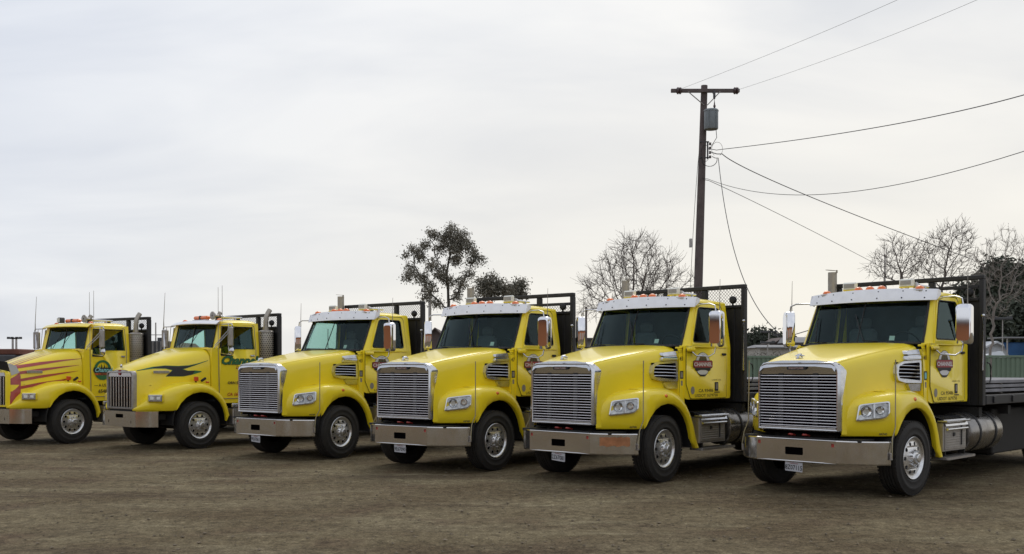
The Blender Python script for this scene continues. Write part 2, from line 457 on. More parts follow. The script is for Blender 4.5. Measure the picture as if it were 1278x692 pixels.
def text(s, size, mp_, mat, mb=None, shear=0, sx=1.0, bold=0.0, align='CENTER'):
    key = (s, size, shear, bold, align)
    if key not in TXT:
        cu = bpy.data.curves.new('t', 'FONT'); cu.body = s; cu.size = size; cu.align_x = align; cu.shear = shear; cu.offset = bold; cu.resolution_u = 2
        ob = bpy.data.objects.new('t', cu); COL.objects.link(ob)
        dg = bpy.context.evaluated_depsgraph_get(); me = bpy.data.meshes.new_from_object(ob.evaluated_get(dg))
        TXT[key] = ([tuple(v.co) for v in me.vertices], [tuple(p.vertices) for p in me.polygons])
        bpy.data.objects.remove(ob); bpy.data.curves.remove(cu); bpy.data.meshes.remove(me)
    v, f = TXT[key]
    mb = mb or MB()
    mb.add([mp_(p[0] * sx, p[1]) for p in v], f, mat)
    return mb
def lerp(a, b, t): return a + (b - a) * t
def interp(tab, x):
    """tab sorted ascending by x: [(x, v...)]"""
    if x <= tab[0][0]: return tab[0][1:]
    if x >= tab[-1][0]: return tab[-1][1:]
    for a, b in zip(tab, tab[1:]):
        if a[0] <= x <= b[0]:
            t = (x - a[0]) / (b[0] - a[0]); return tuple(lerp(p, q, t) for p, q in zip(a[1:], b[1:]))
def mir(mb):
    o = MB(); o.mats = list(mb.mats); o.v = [(x, -y, z) for x, y, z in mb.v]; o.f = [f[::-1] for f in mb.f]; o.m = list(mb.m); return o
def both(name, key, fn, parent, **kw):
    a = part(name, key, fn, parent, **kw)
    b = part(name, key + '_mir', lambda: mir(fn()), parent, **kw)
    return a, b
# ------------------------------------------------------------------ wheels
def tyre_mb():
    b = MB()
    prof = [(.295, -.235), (.31, -.262), (.36, -.282), (.43, -.288), (.485, -.275), (.508, -.262), (.52, -.245)]
    for y0, y1 in ((-.245, -.205), (-.190, -.155), (-.140, -.115), (-.100, -.065), (-.050, -.012)):
        prof += [(.522, y0), (.524, y1), (.508, y1 + .003), (.508, y1 + .011)]
    prof = prof[:-2] + [(.515, -.004), (.495, .006), (.45, .014), (.445, .019), (.425, .021), (.42, .017), (.36, .012), (.352, .016), (.335, .016), (.33, .010), (.305, -.006), (.295, -.03), (.292, -.12)]
    b.lathe(prof, (0, 0, 0), 'y', 'rubber', 48)
    # shoulder blocks
    for k in range(60):
        t = 2 * PI * k / 60
        for y in (-.001, -.262):
            m = Matrix.Rotation(-t, 3, 'Y')
            p = m @ Vector((0, 0, .517)); b.box((p.x, y, p.z), (.036, .02, .012), 'rubber', rot=m)
    return b
def rim_mb():
    b = MB()
    b.lathe([(.296, -.10), (.296, -.008), (.302, .004), (.296, .009), (.284, .004), (.275, -.010), (.264, -.022), (.25, -.024), (.238, -.024)], (0, 0, 0), 'y', 'wheel_alloy', 48)
    outer = ell(0, 0, .24, .24, 40)
    holes = [ell(.207 * math.cos(2 * PI * k / 10), .207 * math.sin(2 * PI * k / 10), .029, .029, 12) for k in range(10)] + [ell(0, 0, .125, .125, 24)]
    def mp_(a, c, d_):
        r = math.hypot(a, c)
        return (a, -.024 + .022 * max(0, (.24 - r) / .12) - d_, c)
    b.plate(outer, holes, mp_, .018, 'wheel_alloy')
    b.lathe([(.29, -.11), (.12, -.115), (.01, -.115)], (0, 0, 0), 'y', 'hole_black', 24)
    return b
def hub_mb():
    b = MB()
    b.lathe([(.128, -.035), (.128, -.002), (.105, .004), (.088, .03), (.08, .045), (.064, .05), (.060, .082), (.05, .092), (.001, .094)], (0, 0, 0), 'y', 'wheel_alloy', 28)
    return b
def nut_mb():
    b = MB(); b.lathe([(.015, -.02), (.015, .025), (.010, .042), (.001, .045)], (0, 0, 0), 'y', 'chrome', 6); return b
def wheel(parent, x, y, side, nuts=True, key='wheel', dual=False):
    """one wheel = part, tyre, rim and nuts are its sub-parts; origin on the outer face"""
    e = bpy.data.objects.new('wheel', CACHE.get('hubmesh') or CACHE.setdefault('hubmesh', to_mesh('wheel', hub_mb())))
    COL.objects.link(e); e.parent = parent; e.location = (x, y, .52); e.rotation_euler = (0, 0, 0 if side > 0 else PI)
    if dual: e.scale = (1, .6, 1)
    part('tyre', 'tyre', tyre_mb, e)
    part('rim', 'rim', rim_mb, e)
    if nuts:
        for k in range(10):
            t = 2 * PI * (k + .5) / 10
            part('lug_nut', 'lug_nut', nut_mb, e, loc=(.108 * math.cos(t), .0, .108 * math.sin(t)))
    return e
def frame_mb():
    b = MB()
    for s in (-1, 1):
        b.box((-3.7, s * .43, .90), (9.3, .08, .26), 'chassis', bev=.008)
        for a in (0, -6.2, -7.5):
            b.tube([(a + .75, s * .5, .74), (a + .35, s * .5, .62), (a, s * .5, .585), (a - .4, s * .5, .62), (a - .8, s * .5, .76)], .045, 'chassis', 6)
            b.box((a, s * .5, .63), (.2, .12, .1), 'chassis')
        b.tube([(.25, s * .62, .50), (.25, s * .60, 1.0)], .035, 'chassis', 8)
        b.tube([(.12, s * .92, .46), (-.5, s * .5, .60)], .025, 'chassis', 6)
    b.box((0, 0, .50), (.13, 1.9, .13), 'chassis', bev=.02)
    b.tube([(.2, -.9, .44), (.2, .9, .44)], .022, 'chassis', 6)
    b.box((.22, 0, .98), (1.35, .8, .75), 'chassis', bev=.04)
    b.box((.86, 0, 1.02), (.08, .98, .85), 'chassis', bev=.02)
    b.box((-.95, 0, .92), (1.2, .7, .5), 'chassis', bev=.05)
    for a in (-6.2, -7.5):
        b.box((a, 0, .52), (.2, 2.0, .2), 'chassis', bev=.03); b.sphere((a, 0, .55), .26, 'chassis', 10)
    for x in (-2.4, -3.6, -4.9, -6.9, -8.2): b.box((x, 0, 1.1), (.12, 2.3, .14), 'chassis')
    b.tube([(-1.4, .1, .8), (-6.0, 0, .6)], .06, 'chassis', 8)
    return b
def well_mb(cx, cz, r, y0, y1):
    b = MB(); b.lathe([(r, y0), (r, y1)], (cx, 0, cz), 'y', 'black_plastic', 20, a0=R(-12), a1=R(192))
    b.lathe([(r, y0), (.2, y0)], (cx, 0, cz), 'y', 'black_plastic', 20, a0=R(-12), a1=R(192))
    return b
def well_part(parent, key, cx, cz, r, y0, y1):
    def f():
        # lathe about y: theta 0 along the x component -> u=cos -> p=(v,h,u): angle measured from +z, so shift
        b = MB()
        rows = []
        for k in range(25):
            t = R(-4 + 190 * k / 24)
            rows.append([(cx + r * math.cos(t), y0, cz + r * math.sin(t)), (cx + r * math.cos(t), y1, cz + r * math.sin(t)), (cx + (r + .03) * math.cos(t), y1, cz + (r + .03) * math.sin(t))])
        b.grid(rows, 'black_plastic')
        rows = [[(cx + q * math.cos(R(-4 + 190 * k / 24)), y0, cz + q * math.sin(R(-4 + 190 * k / 24))) for q in (.15, r)] for k in range(25)]
        b.grid(rows, 'black_plastic')
        return b
    both('wheel_well', key, f, parent)
# ------------------------------------------------------------------ fender by stations
def fender_mb(stations, mat='yellow_paint', bulge=.012):
    rows = []
    for (px, py, bx, bz, tx, tz, nx, ny, q, lip) in stations:
        B = Vector((bx, py, bz)); T = Vector((tx, py, tz)); n = Vector((nx, ny, 0)).normalized()
        Q = Vector(q)
        H = (T - B).length; dn = (T - B).normalized()
        row = [B + n * lip + dn * .012, B + n * .012, B + dn * .012 - n * .003]
        if H > .3:
            row += [B + dn * H * .4 - n * bulge, B + dn * (H - .16) - n * bulge * .7]
        else:
            row += [B + dn * H * .35 - n * bulge, B + dn * H * .55 - n * bulge]
        row += [B + dn * (H - min(.085, H * .3)) + n * .006, B + dn * (H - min(.03, H * .1)) + n * .035, T + n * .085]
        P5 = T + n * .085
        row += [P5.lerp(Q, .4) + Vector((0, 0, .012)), Q]
        rows.append([tuple(p) for p in row])
    b = MB(); b.grid(rows, mat); return b
def archz(x, cx, cz, r):
    q = r * r - (x - cx) ** 2
    return .87 if q <= 0 else max(.87, cz + math.sqrt(q))
def hoodA(x):
    t = min(1, max(0, (1.06 - x) / 1.66))
    wd = lerp(.625, .965, t); zt = 1.885 + .285 * t ** .85
    zb_ = archz(x, -.12, .56, .68)
    return [(0, zt), (.35 * wd, zt - .003), (.60 * wd, zt - .008), (.80 * wd, zt - .016), (.885 * wd, zt - .038), (.945 * wd, zt - .075), (.98 * wd, zt - .13), (.995 * wd, zt - .22), (wd + .004, zt - .36), (wd + .012, max(1.42 - .02, 0)), (wd + .016, max(1.15, zb_)), (wd + .016, zb_)]
def hoodB(x):
    t = min(1, max(0, (1.20 - x) / 1.62))
    wd = lerp(.50, .93, t ** .9); zt = 1.80 + .47 * (1 - (1 - t) ** 1.25)
    if x > 1.1: zt -= (x - 1.1) * .35
    zb_ = archz(x, -.05, .58, .69)
    return [(0, zt), (.35 * wd, zt - .006), (.60 * wd, zt - .022), (.76 * wd, zt - .05), (.86 * wd, zt - .09), (.93 * wd, zt - .15), (.975 * wd, zt - .23), (.995 * wd, zt - .34), (wd + .004, zt - .5), (wd + .010, 1.40), (wd + .014, max(1.15, zb_)), (wd + .014, zb_)]
def hood_y(fn, x, z):
    pr = fn(x)
    for (y0, z0), (y1, z1) in zip(pr, pr[1:]):
        if z1 <= z <= z0:
            return lerp(y1, y0, (z - z1) / max(1e-6, z0 - z1))
    return pr[-1][0]
def hood_mb(fn, xs, mat='yellow_paint', zmin=None):
    rows = []
    for x in xs:
        pr = fn(x)
        rows.append([(x, y, z) for y, z in reversed(pr)] + [(x, -y, z) for y, z in pr[1:]])
    b = MB(); b.grid(rows, mat); return b
def decal_strip(b, fn, lo, hi, mat, off=.004, n=14):
    """region between polylines lo/hi in (x,z) laid on the hood side"""
    def at(pl, t):
        L = t * (len(pl) - 1); i = min(int(L), len(pl) - 2); f = L - i
        return (lerp(pl[i][0], pl[i + 1][0], f), lerp(pl[i][1], pl[i + 1][1], f))
    rows = []
    for k in range(n * (len(lo) - 1) // 2 + 1):
        t = k / (n * (len(lo) - 1) // 2)
        p, q = at(lo, t), at(hi, t); row = []
        for j in range(5):
            x, z = lerp(p[0], q[0], j / 4), lerp(p[1], q[1], j / 4)
            y = hood_y(fn, x, z); e_ = hood_y(fn, x, z - .03)
            s = (e_ - y) / .03; nn = Vector((0, 1, max(0, s))).normalized()
            row.append((x, y + off * nn.y + .001, z + off * nn.z))
        rows.append(row)
    b.grid(rows, mat)
# ------------------------------------------------------------------ shared pieces
def headboard(parent, x, hw, zt, zp, mesh_from, lamps=True, mid=None):
    hb = part('headboard', f'hb{x}{zt}', lambda: (
        MB().box((x, 0, zt - .035), (.10, hw * 2, .07), 'black_steel', bev=.01)
        .box((x, hw - .035, (zt - .07 + 1.2) / 2), (.11, .07, zt - .07 - 1.2), 'black_steel', bev=.01)
        .box((x, -hw + .035, (zt - .07 + 1.2) / 2), (.11, .07, zt - .07 - 1.2), 'black_steel', bev=.01)
        .box((x, hw / 3, (zt - .07 + 1.2) / 2 - .001), (.098, .09, zt - .073 - 1.2), 'black_steel', bev=.01)
        .box((x, -hw / 3, (zt - .07 + 1.2) / 2 - .001), (.098, .09, zt - .073 - 1.2), 'black_steel', bev=.01)
        .box((x, 0, zp + .02), (.09, hw * 2 - .15, .05), 'black_steel', bev=.008)), parent)
    if mid: part('middle_rail', f'mr{x}{mid}', lambda: MB().box((x, 0, mid), (.088, hw * 2 - .15, .05), 'black_steel', bev=.008), hb)
    pn = MB().box((x - .01, 0, (zp + 1.2) / 2), (.03, hw * 2 - .145, zp - 1.2), 'black_steel')
    for k in range(9):
        if abs(-1.0 + k * .25 - hw / 3) > .06: pn.box((x + .012, -1.0 + k * .25, (zp + 1.2) / 2), (.02, .05, zp - 1.24), 'black_steel', bev=.005)
    part('bulkhead_panel', f'hbp{x}{zt}{zp}', lambda: pn, hb)
    if mesh_from is not None:
        def scr():
            b = MB(); z0, z1 = zp + .05, (mid - .02 if mid else zt - .075); h = z1 - z0; s = .062
            n = int((2 * hw + h) / s)
            for k in range(n):
                y0 = -hw + .07 - h + k * s
                for sg in (1, -1):
                    a, c = y0, y0 + h
                    ya, yc = max(a, -hw + .07), min(c, hw - .07)
                    if yc - ya < .02: continue
                    za, zc = (z0 + (ya - a), z0 + (yc - a)) if sg > 0 else (z1 - (ya - a), z1 - (yc - a))
                    b.tube([(x, ya, za), (x, yc, zc)], .0038, 'black_steel', 3, cap=False)
            return b
        part('mesh_screen', f'scr{x}{zt}{zp}{mid}', scr, hb)
    if lamps:
        def lamp():
            b = MB(); b.lathe([(.001, 0), (.075, 0), (.085, .03), (.085, .06), (.06, .10), (.001, .11)], (0, 0, 0), 'x', 'black_plastic', 14)
            b.lathe([(.001, .0), (.07, -.004)], (0, 0, 0), 'x', 'lamp_glass', 14); b.box((.05, 0, -.10), (.03, .03, .1), 'black_plastic'); return b
        for s in (-1, 1): part('work_lamp', 'worklamp', lamp, parent, loc=(x + .06, s * (hw - .2), zp + .13), scale=(.8, .8, .8))
    return hb
def grab_bar(parent, x, y, z0, z1, key):
    part('grab_bar', key, lambda: MB().tube([(x, y - .04 if y > 0 else y + .04, z1), (x + .05, y, z1), (x + .05, y, z0), (x, y - .04 if y > 0 else y + .04, z0)], .015, 'satin_steel', 8)
         .sphere((x + .05, y, z1), .028, 'satin_steel', 8), parent)
def deck(parent, x0, x1, z=1.36):
    def dk():
        b = MB()
        for s in (-1, 1): b.box(((x0 + x1) / 2, s * 1.22, z - .075), (abs(x1 - x0), .06, .15), 'black_steel', bev=.01)
        b.box((x1, 0, z - .08), (.08, 2.38, .16), 'black_steel', bev=.01)
        for k in range(8):
            xx = lerp(x0 - .3, x1 + .3, k / 7)
            for s in (-1, 1):
                b.box((xx, s * 1.262, z - .07), (.09, .025, .10), 'black_steel', bev=.006)
        return b
    d_ = part('deck', f'deck{x0}{x1}', dk, parent)
    for k in range(13):
        part('plank', f'plank{x0}{x1}', lambda: MB().box((0, 0, 0), (abs(x1 - x0) - .05, .172, .035), 'deck_wood', bev=.004), d_, loc=((x0 + x1) / 2, -1.08 + k * .18, z - .02 + .004 * math.sin(k * 5)))
def rod(parent, key, pts, r, mat, name='antenna'):
    return part(name, key, lambda: MB().tube(pts, r, mat, 6), parent)
STEER = {5: -2, 2: 3, -1: -1, -4: 4, -8: 2, -11: -2}
def chassis_and_wheels(parent, rear=(-6.2, -7.5)):
    both('underdeck_blocker', 'udblk', lambda: MB().box((-4.4, .74, .74), (2.2, .50, .74), 'chassis', bev=.02), parent)  # boxes added under the deck to block light beneath the truck
    part('underbody_blocker', 'ubblk', lambda: MB().lathe([(.001, -2.1), (.12, -2.08), (.14, -2.0), (.14, -1.0), (.12, -.92), (.001, -.9)], (0, .2, .68), 'x', 'chassis', 14).lathe([(.001, -3.0), (.12, -2.98), (.14, -2.9), (.14, -2.3), (.12, -2.22), (.001, -2.2)], (0, -.2, .68), 'x', 'chassis', 14).box((.1, 0, .62), (1.0, .5, .3), 'chassis', bev=.06), parent)  # tank shapes and a block added to keep light out below
    part('chassis_frame', 'frame', frame_mb, parent)
    for s_ in (1, -1):
        fw_ = wheel(parent, 0, s_ * 1.165, s_); fw_.rotation_euler.z += R(STEER.get(round(parent.location.x), 0))
    for x in rear:
        for s in (-1, 1):
            wheel(parent, x, s * 1.19, s, nuts=False)
            part('inner_dual_tyre', 'tyre', tyre_mb, parent, loc=(x, s * .87, .52), rot=(0, 0, 0 if s > 0 else PI))
    part('mud_flap', 'flap', lambda: MB().box((-8.3, .95, .72), (.012, .55, .75), 'black_plastic').box((-8.3, -.95, .72), (.012, .55, .75), 'black_plastic'), parent)
# ------------------------------------------------------------------ truck with the square barred grille
def fenderA_stations():
    st_ = []
    plan = [(1.00, .60, 1.22), (.95, .66, 1.28), (.90, .72, 1.325), (.80, .83, 1.365), (.70, .93, 1.39), (.60, 1.03, 1.405), (.52, 1.09, 1.42), (.47, 1.125, 1.425)]
    for i, (x, y, tz) in enumerate(plan):
        a = plan[max(0, i - 1)]; c = plan[min(len(plan) - 1, i + 1)]
        tx_, ty_ = c[0] - a[0], c[1] - a[1]
        nx, ny = (-ty_, tx_)            # inward
        n = Vector((nx, ny)).normalized()
        qx = x - .10; qy = hoodA(qx)[9][0] - .01
        st_.append((x, y, x, .845, x, tz, n.x, n.y, (qx, min(qy, y - .02), tz + .03), .05))
    cx, cz, r = -.12, .56, .66
    T = [(28, .40, 1.43), (42, .32, 1.44), (58, .20, 1.448), (74, .06, 1.45), (90, -.10, 1.45), (104, -.26, 1.435), (118, -.42, 1.385), (131, -.57, 1.30), (143, -.69, 1.19), (155, -.79, 1.05), (167, -.87, .90), (179, -.93, .75), (190, -.985, .60), (197, -1.02, .49)]
    for a, tx, tz in T:
        bx = cx + r * math.cos(R(a)); bz = cz + r * math.sin(R(a))
        if a > 175: bx = -.775 - (a - 175) * .004
        if a == 197: bx, bz = -.90, .47
        if a == 190: bz = .53
        y = 1.145 if a < 40 else 1.155
        if tx > -.5: q = (tx, hoodA(tx)[9][0] - .005, tz + .03)
        else: q = (tx, .97, tz)
        st_.append((0, y, bx, bz, tx, tz, 0, -1, q, .07))
    return st_
def grille_ring(hw, z0, z1, rt, rb, inset, x, crown=0.0):
    pts = []
    for cx, cy, t0, r in ((1, 1, 0, rt), (-1, 1, 90, rt), (-1, -1, 180, rb), (1, -1, 270, rb)):
        r2 = max(.004, r - inset)
        for k in range(7):
            t = R(t0 + 90 * k / 6)
            yy = cx * (hw - inset - r2) + r2 * math.cos(t)
            zz = (z1 - inset - r2 if cy > 0 else z0 + inset + r2) + r2 * math.sin(t)
            if cy > 0: zz += crown * (1 - min(1, (abs(yy) / hw)) ** 2)
            pts.append((x, yy, zz))
    return pts
def emblem(style, mp_):
    b = MB()
    def poly(pts, lay, mat): b.plate(pts, [], lambda a, c, d_: mp_(a, c, lay * .0012 - d_), .001, mat)
    if style == 'shield':
        poly(ell(0, .0, .158, .238, 32), 1, 'print_black')
        poly(ell(0, .0, .150, .228, 32), 2, 'print_white')
        poly(ell(0, .035, .092, .150, 28), 3, 'print_brown')
        for dx, h in ((-.05, .13), (0, .17), (.05, .14)):
            poly([(dx - .035, -.02), (dx + .035, -.02), (dx + .012, h * .5), (dx, h)], 4, 'print_dark_green')
        poly([(-.17, -.07), (.17, -.07), (.155, -.125), (.115, -.135), (.05, -.115), (-.05, -.115), (-.115, -.135), (-.155, -.125)], 4, 'print_black')
        poly([(-.105, -.175), (-.05, -.205), (.05, -.205), (.105, -.175), (.05, -.238), (-.05, -.238)], 4, 'print_black')
        poly([(-.205, .055), (-.19, .075), (.19, .075), (.205, .055), (.205, -.055), (.19, -.075), (-.19, -.075), (-.205, -.055)], 5, 'print_black')
        poly([(-.195, .05), (-.18, .066), (.18, .066), (.195, .05), (.195, -.05), (.18, -.066), (-.18, -.066), (-.195, -.05)], 6, 'print_red')
        text('CHANNEL', .105, lambda a, c: mp_(a, c - .038, .0088), 'print_white', b, sx=.78, bold=.003)
    elif style == 'round':
        b.plate(ell(0, 0, .245, .245, 36), [ell(0, .03, .16, .16, 28)], lambda a, c, d_: mp_(a, c, .0012 - d_), .001, 'print_green')
        for dx, h in ((-.09, .12), (-.03, .17), (.05, .15), (.10, .10)):
            poly([(dx - .045, -.05), (dx + .045, -.05), (dx + .014, h * .55), (dx, h)], 2, 'print_dark_green')
        poly([(-.27, .0), (-.25, .06), (.20, .06), (.29, -.02), (.25, -.07), (-.24, -.07)], 3, 'print_black')
        text('Channel', .15, lambda a, c: mp_(a + .01, c - .045, .0052), 'print_cyan', b, shear=.35, bold=.004)
        poly([(-.24, -.075), (.24, -.075), (.21, -.125), (-.21, -.125)], 3, 'print_orange')
        text('LUMBER', .055, lambda a, c: mp_(a, c - .12, .0052), 'print_black', b, sx=1.3, bold=.001)
    elif style == 'script':
        for lay, off, mat, bo in ((1, 0, 'print_dark_green', .016), (3, 0, 'print_green', .007)):
            text('Channel', .26, lambda a, c: mp_(a, c - .02, lay * .0012), mat, b, shear=.35, bold=bo, sx=1.15)
        text('Lumber', .085, lambda a, c: mp_(a + .08, c - .13, .002), 'print_red', b, shear=.3, bold=.003, sx=1.2)
    return b
SQ = {}
def square_grille_truck(label, X, Y, yaw, cab_no, sidenums, plate_no, mesh_screen, group, sticker='print_grey', seals=True, cargo=False, wing_patch=False):
    t = thing('flatbed_truck', label, 'truck', (X, Y, 0), yaw, group)
    chassis_and_wheels(t)
    well_part(t, 'wellA', -.12, .56, .672, .62, 1.12)
    xs = [1.06, .95, .8, .7, .6, .56, .52, .45, .35, .2, .05, -.12, -.3, -.45, -.55, -.60]
    hd = part('hood', 'hoodA', lambda: hood_mb(hoodA, xs), t, ang=50)
    def seam():
        b = MB()
        for s in (-1, 1):
            b.tube([(x, s * (hoodA(x)[4][0] + .0), hoodA(x)[4][1] - .001) for x in xs], .006, 'yellow_paint', 5)
        return b
    part('hood_crease', 'hoodcreaseA', seam, hd)
    both('fender', 'fenderA', lambda: fender_mb(fenderA_stations()), t, ang=50)
    part('cowl_panel', 'cowlA', lambda: MB().box((-.66, 0, 2.145), (.22, 1.86, .03), 'black_plastic', bev=.01).grid([[(x, y, z) for y, z in [(1.0, 2.12), (1.02, 2.06), (1.035, 1.9), (1.05, 1.5), (1.055, 1.2)]] for x in (-.585, -.72)], 'yellow_paint').grid([[(x, -y, z) for y, z in [(1.0, 2.12), (1.02, 2.06), (1.035, 1.9), (1.05, 1.5), (1.055, 1.2)]] for x in (-.585, -.72)], 'yellow_paint')
         .grid([[(-.585, s * .9, z), (-.585, s * yy, z)] for z, yy in ((1.2, 1.055), (2.06, 1.02)) for s in (1,)], 'yellow_paint').grid([[(-.585, -.9, z), (-.585, -yy, z)] for z, yy in ((1.2, 1.055), (2.06, 1.02))], 'yellow_paint')
         .box((-.66, .98, 2.115), (.14, .06, .03), 'yellow_paint', bev=.01).box((-.66, -.98, 2.115), (.14, .06, .03), 'yellow_paint', bev=.01), t)
    # grille
    def surround():
        b = MB()
        rings = [grille_ring(.642, .90, 1.865, .15, .03, i, x, .028) for x, i in ((.93, -.004), (1.08, .0), (1.12, .006), (1.142, .022), (1.14, .036), (1.125, .044))]
        rings.append(grille_ring(.642, .90, 1.865, .15, .03, .048, 1.02, .028))
        b.grid(rings, 'chrome', close=True)
        return b
    g = part('grille_surround', 'surA', surround, t, ang=40)
    arc = [(-.592, 1.735), (-.54, 1.785), (-.28, 1.808), (.28, 1.808), (.54, 1.785), (.592, 1.735)]
    part('grille_header', 'ghA', lambda: MB().plate([(-.592, 1.70), (.592, 1.70)] + arc[::-1], [], lambda a, c, d_: (1.118 + .012 * (1 - (a / .6) ** 2) + .16 * (c - 1.78) - d_, a, c), .02, 'dusty_chrome'), g)
    part('grille_crown', 'gcA', lambda: MB().plate(arc + [(.592, 1.80), (.55, 1.86), (.28, 1.893), (-.28, 1.893), (-.55, 1.86), (-.592, 1.80)], [], lambda a, c, d_: (1.150 + .010 * (1 - (a / .6) ** 2) - .32 * (c - 1.78) - d_, a, c), .03, 'chrome'), g)
    part('radiator_screen', 'gbA', lambda: MB().box((1.045, 0, 1.35), (.02, 1.19, .98), 'hole_black').box((1.106, -.27, 1.32), (.02, .075, .78), 'black_plastic').box((1.106, .27, 1.32), (.02, .075, .78), 'black_plastic')
         .box((1.09, 0, .932), (.09, 1.18, .055), 'dull_aluminium', bev=.01), g)
    for k in range(18):
        part('grille_bar', 'barA', lambda: MB().box((0, 0, 0), (.020, 1.19, .0150), 'grille_chrome', bev=.004), t, loc=(1.109, 0, .975 + k * .0412), rot=(0, R(-8), 0))
    def badge():
        b = MB(); b.plate(rr(-.15, -.025, .15, .025, .024), [], lambda a, c, d_: (1.160 - d_, a, 1.785 + c), .03, 'print_black')
        text('FREIGHTLINER', .036, lambda a, c: (1.1615, a, 1.772 + c), 'satin_steel', b, bold=.0012); return b
    part('grille_badge', 'badgeA', badge, t)
    def orn():
        b = MB(); b.box((1.07, 0, 1.925), (.14, .05, .02), 'chrome', bev=.008)
        b.tube([(1.12, 0, 1.93), (1.10, 0, 1.965), (1.04, 0, 1.975), (.99, 0, 1.94)], [.014, .024, .02, .01], 'chrome', 8)
        b.tube([(1.06, -.075, 1.958), (1.08, 0, 1.968), (1.06, .075, 1.958)], [.006, .02, .006], 'chrome', 6); return b
    part('hood_ornament', 'ornA', orn, t)
    # bumper
    def bump():
        b = MB()
        hole = rr(-.155, .565, .125, .672, .015)
        sq = [rr(s * .575 - .022, .70, s * .575 + .022, .75, .004, 2) for s in (-1, 1)]
        b.plate([(-.62, .475), (.62, .475), (.62, .785), (-.62, .785)], [hole] + sq, lambda a, c, d_: (1.187 - d_, a, c), .012, 'dusty_chrome')
        plan = [(1.183, .62), (1.12, .76), (1.03, .90), (.92, 1.01), (.79, 1.10), (.67, 1.155), (.655, 1.135)]
        for s in (-1, 1):
            rows = []
            for i, (x, y) in enumerate(plan):
                zt = lerp(.785, .770, i / 6); zb = lerp(.475, .462, i / 6)
                rows.append([(x - .03, s * (y - .02), zt + .012), (x - .005, s * (y - .004), zt + .009), (x, s * y, zt - .005), (x, s * y, zb + .01), (x - .01, s * (y - .006), zb - .008), (x - .04, s * (y - .03), zb - .01)])
            b.grid([r_[:3] for r_ in rows], 'dusty_chrome'); b.grid([r_[2:4] for r_ in rows], 'dusty_chrome'); b.grid([r_[3:] for r_ in rows], 'dusty_chrome')
        for z in (.785, .475):
            b.tube([(1.175, -.62, z), (1.186, 0, z), (1.175, .62, z)], .012, 'dusty_chrome', 8)
        return b
    bp = part('bumper', 'bumpA', bump, t, ang=30)
    def bumpdark():
        b = MB().box((1.12, -.015, .62), (.06, .34, .16), 'hole_black').box((1.10, 0, .80), (.10, 1.15, .03), 'black_plastic')
        for s in (-1, 1): b.box((1.165, s * .575, .725), (.02, .07, .07), 'red_paint'); b.box((.85, s * .7, .79), (.4, .42, .04), 'black_plastic')
        return b
    part('bumper_backing', 'bumpdA', bumpdark, bp)
    if wing_patch:
        def wing_patch_mb():
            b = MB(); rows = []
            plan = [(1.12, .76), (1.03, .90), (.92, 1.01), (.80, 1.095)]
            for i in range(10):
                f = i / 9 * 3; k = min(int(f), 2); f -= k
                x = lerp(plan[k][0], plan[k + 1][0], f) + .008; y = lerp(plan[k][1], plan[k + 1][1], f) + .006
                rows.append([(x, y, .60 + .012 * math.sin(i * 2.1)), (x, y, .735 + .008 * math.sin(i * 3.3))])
            b.grid(rows, 'orange_metal'); return b
        part('orange_patch', None, wing_patch_mb, bp)  # orange-brown metallic patch laid over the near bumper wing
    for s in (-.12, .10):
        part('tow_hook', 'hookA', lambda: MB().tube([(1.02, -.03, .83), (1.10, -.03, .845), (1.13, 0, .85), (1.10, .03, .845), (1.02, .03, .83)], .014, 'red_paint', 6), t, loc=(0, s, .0))
    def pl():
        b = MB(); b.plate(rr(-.155, -.078, .155, .078, .012), [], lambda a, c, d_: (.003 - d_, a, c), .005, 'plate_white')
        text(plate_no, .105, lambda a, c: (.0045, a, c - .05), 'print_black', b, sx=.80, bold=.002)
        text('California', .038, lambda a, c: (.0045, a, c + .042), 'print_red', b, shear=.3); return b
    part('licence_plate', None, pl, t, loc=(1.165, -.03, .395), rot=(R(random.uniform(-5, 5)), R(4), 0), scale=(1, .88, .88))
    # headlights
    def hl():
        b = MB()
        c4 = [Vector((.872, .752, 1.295)), Vector((.560, 1.075, 1.325)), Vector((.590, 1.092, 1.10)), Vector((.885, .768, 1.055))]
        nrm = (c4[1] - c4[0]).cross(c4[3] - c4[0]).normalized()
        if nrm.y < 0: nrm = -nrm
        cc = sum(c4, Vector()) / 4
        def P_(u, v_, d_):
            top = c4[0].lerp(c4[1], u) ; bot = c4[3].lerp(c4[2], u)
            return tuple(top.lerp(bot, v_) + nrm * (d_ + .022 + .035 * 4 * u * (1 - u) * .5))
        ring_o = roundpoly([(.06, .07), (1.0, -.02), (1.0, .72), (.86, 1.0), (-.04, 1.02)], [.12, .10, .12, .12, .10], 5); ring_i = [(.5 + (a - .5) * .92, .5 + (c - .5) * .85) for a, c in ring_o]
        for r0, d0, r1, d1, m_ in ((ring_o, -.05, ring_o, .012, 'chrome'), (ring_o, .012, ring_i, .016, 'chrome'), (ring_i, .016, ring_i, -.03, 'chrome')):
            b.grid([[P_(a, c, d0) for a, c in r0], [P_(a, c, d1) for a, c in r1]], m_, close=True)
        b.add([P_(a, c, -.03) for a, c in ring_i], [tuple(range(len(ring_i)))], 'headlight_glass')
        for u, r_ in ((.30, .075), (.72, .06)):
            ctr = Vector(P_(u, .5, -.022)); e1 = (Vector(P_(u + .05, .5, -.022)) - ctr).normalized(); e2 = nrm.cross(e1).normalized()
            for q0, d0, q1, d1, m_ in ((r_, 0, r_ * .82, .012, 'chrome'), (r_ * .82, .012, r_ * .5, -.008, 'reflector'), (r_ * .5, -.008, .002, -.012, 'lamp_glass')):
                b.grid([[tuple(ctr + (e1 * math.cos(2 * PI * k / 16) + e2 * math.sin(2 * PI * k / 16)) * q + nrm * dd) for k in range(16)] for q, dd in ((q0, d0), (q1, d1))], m_, close=True)
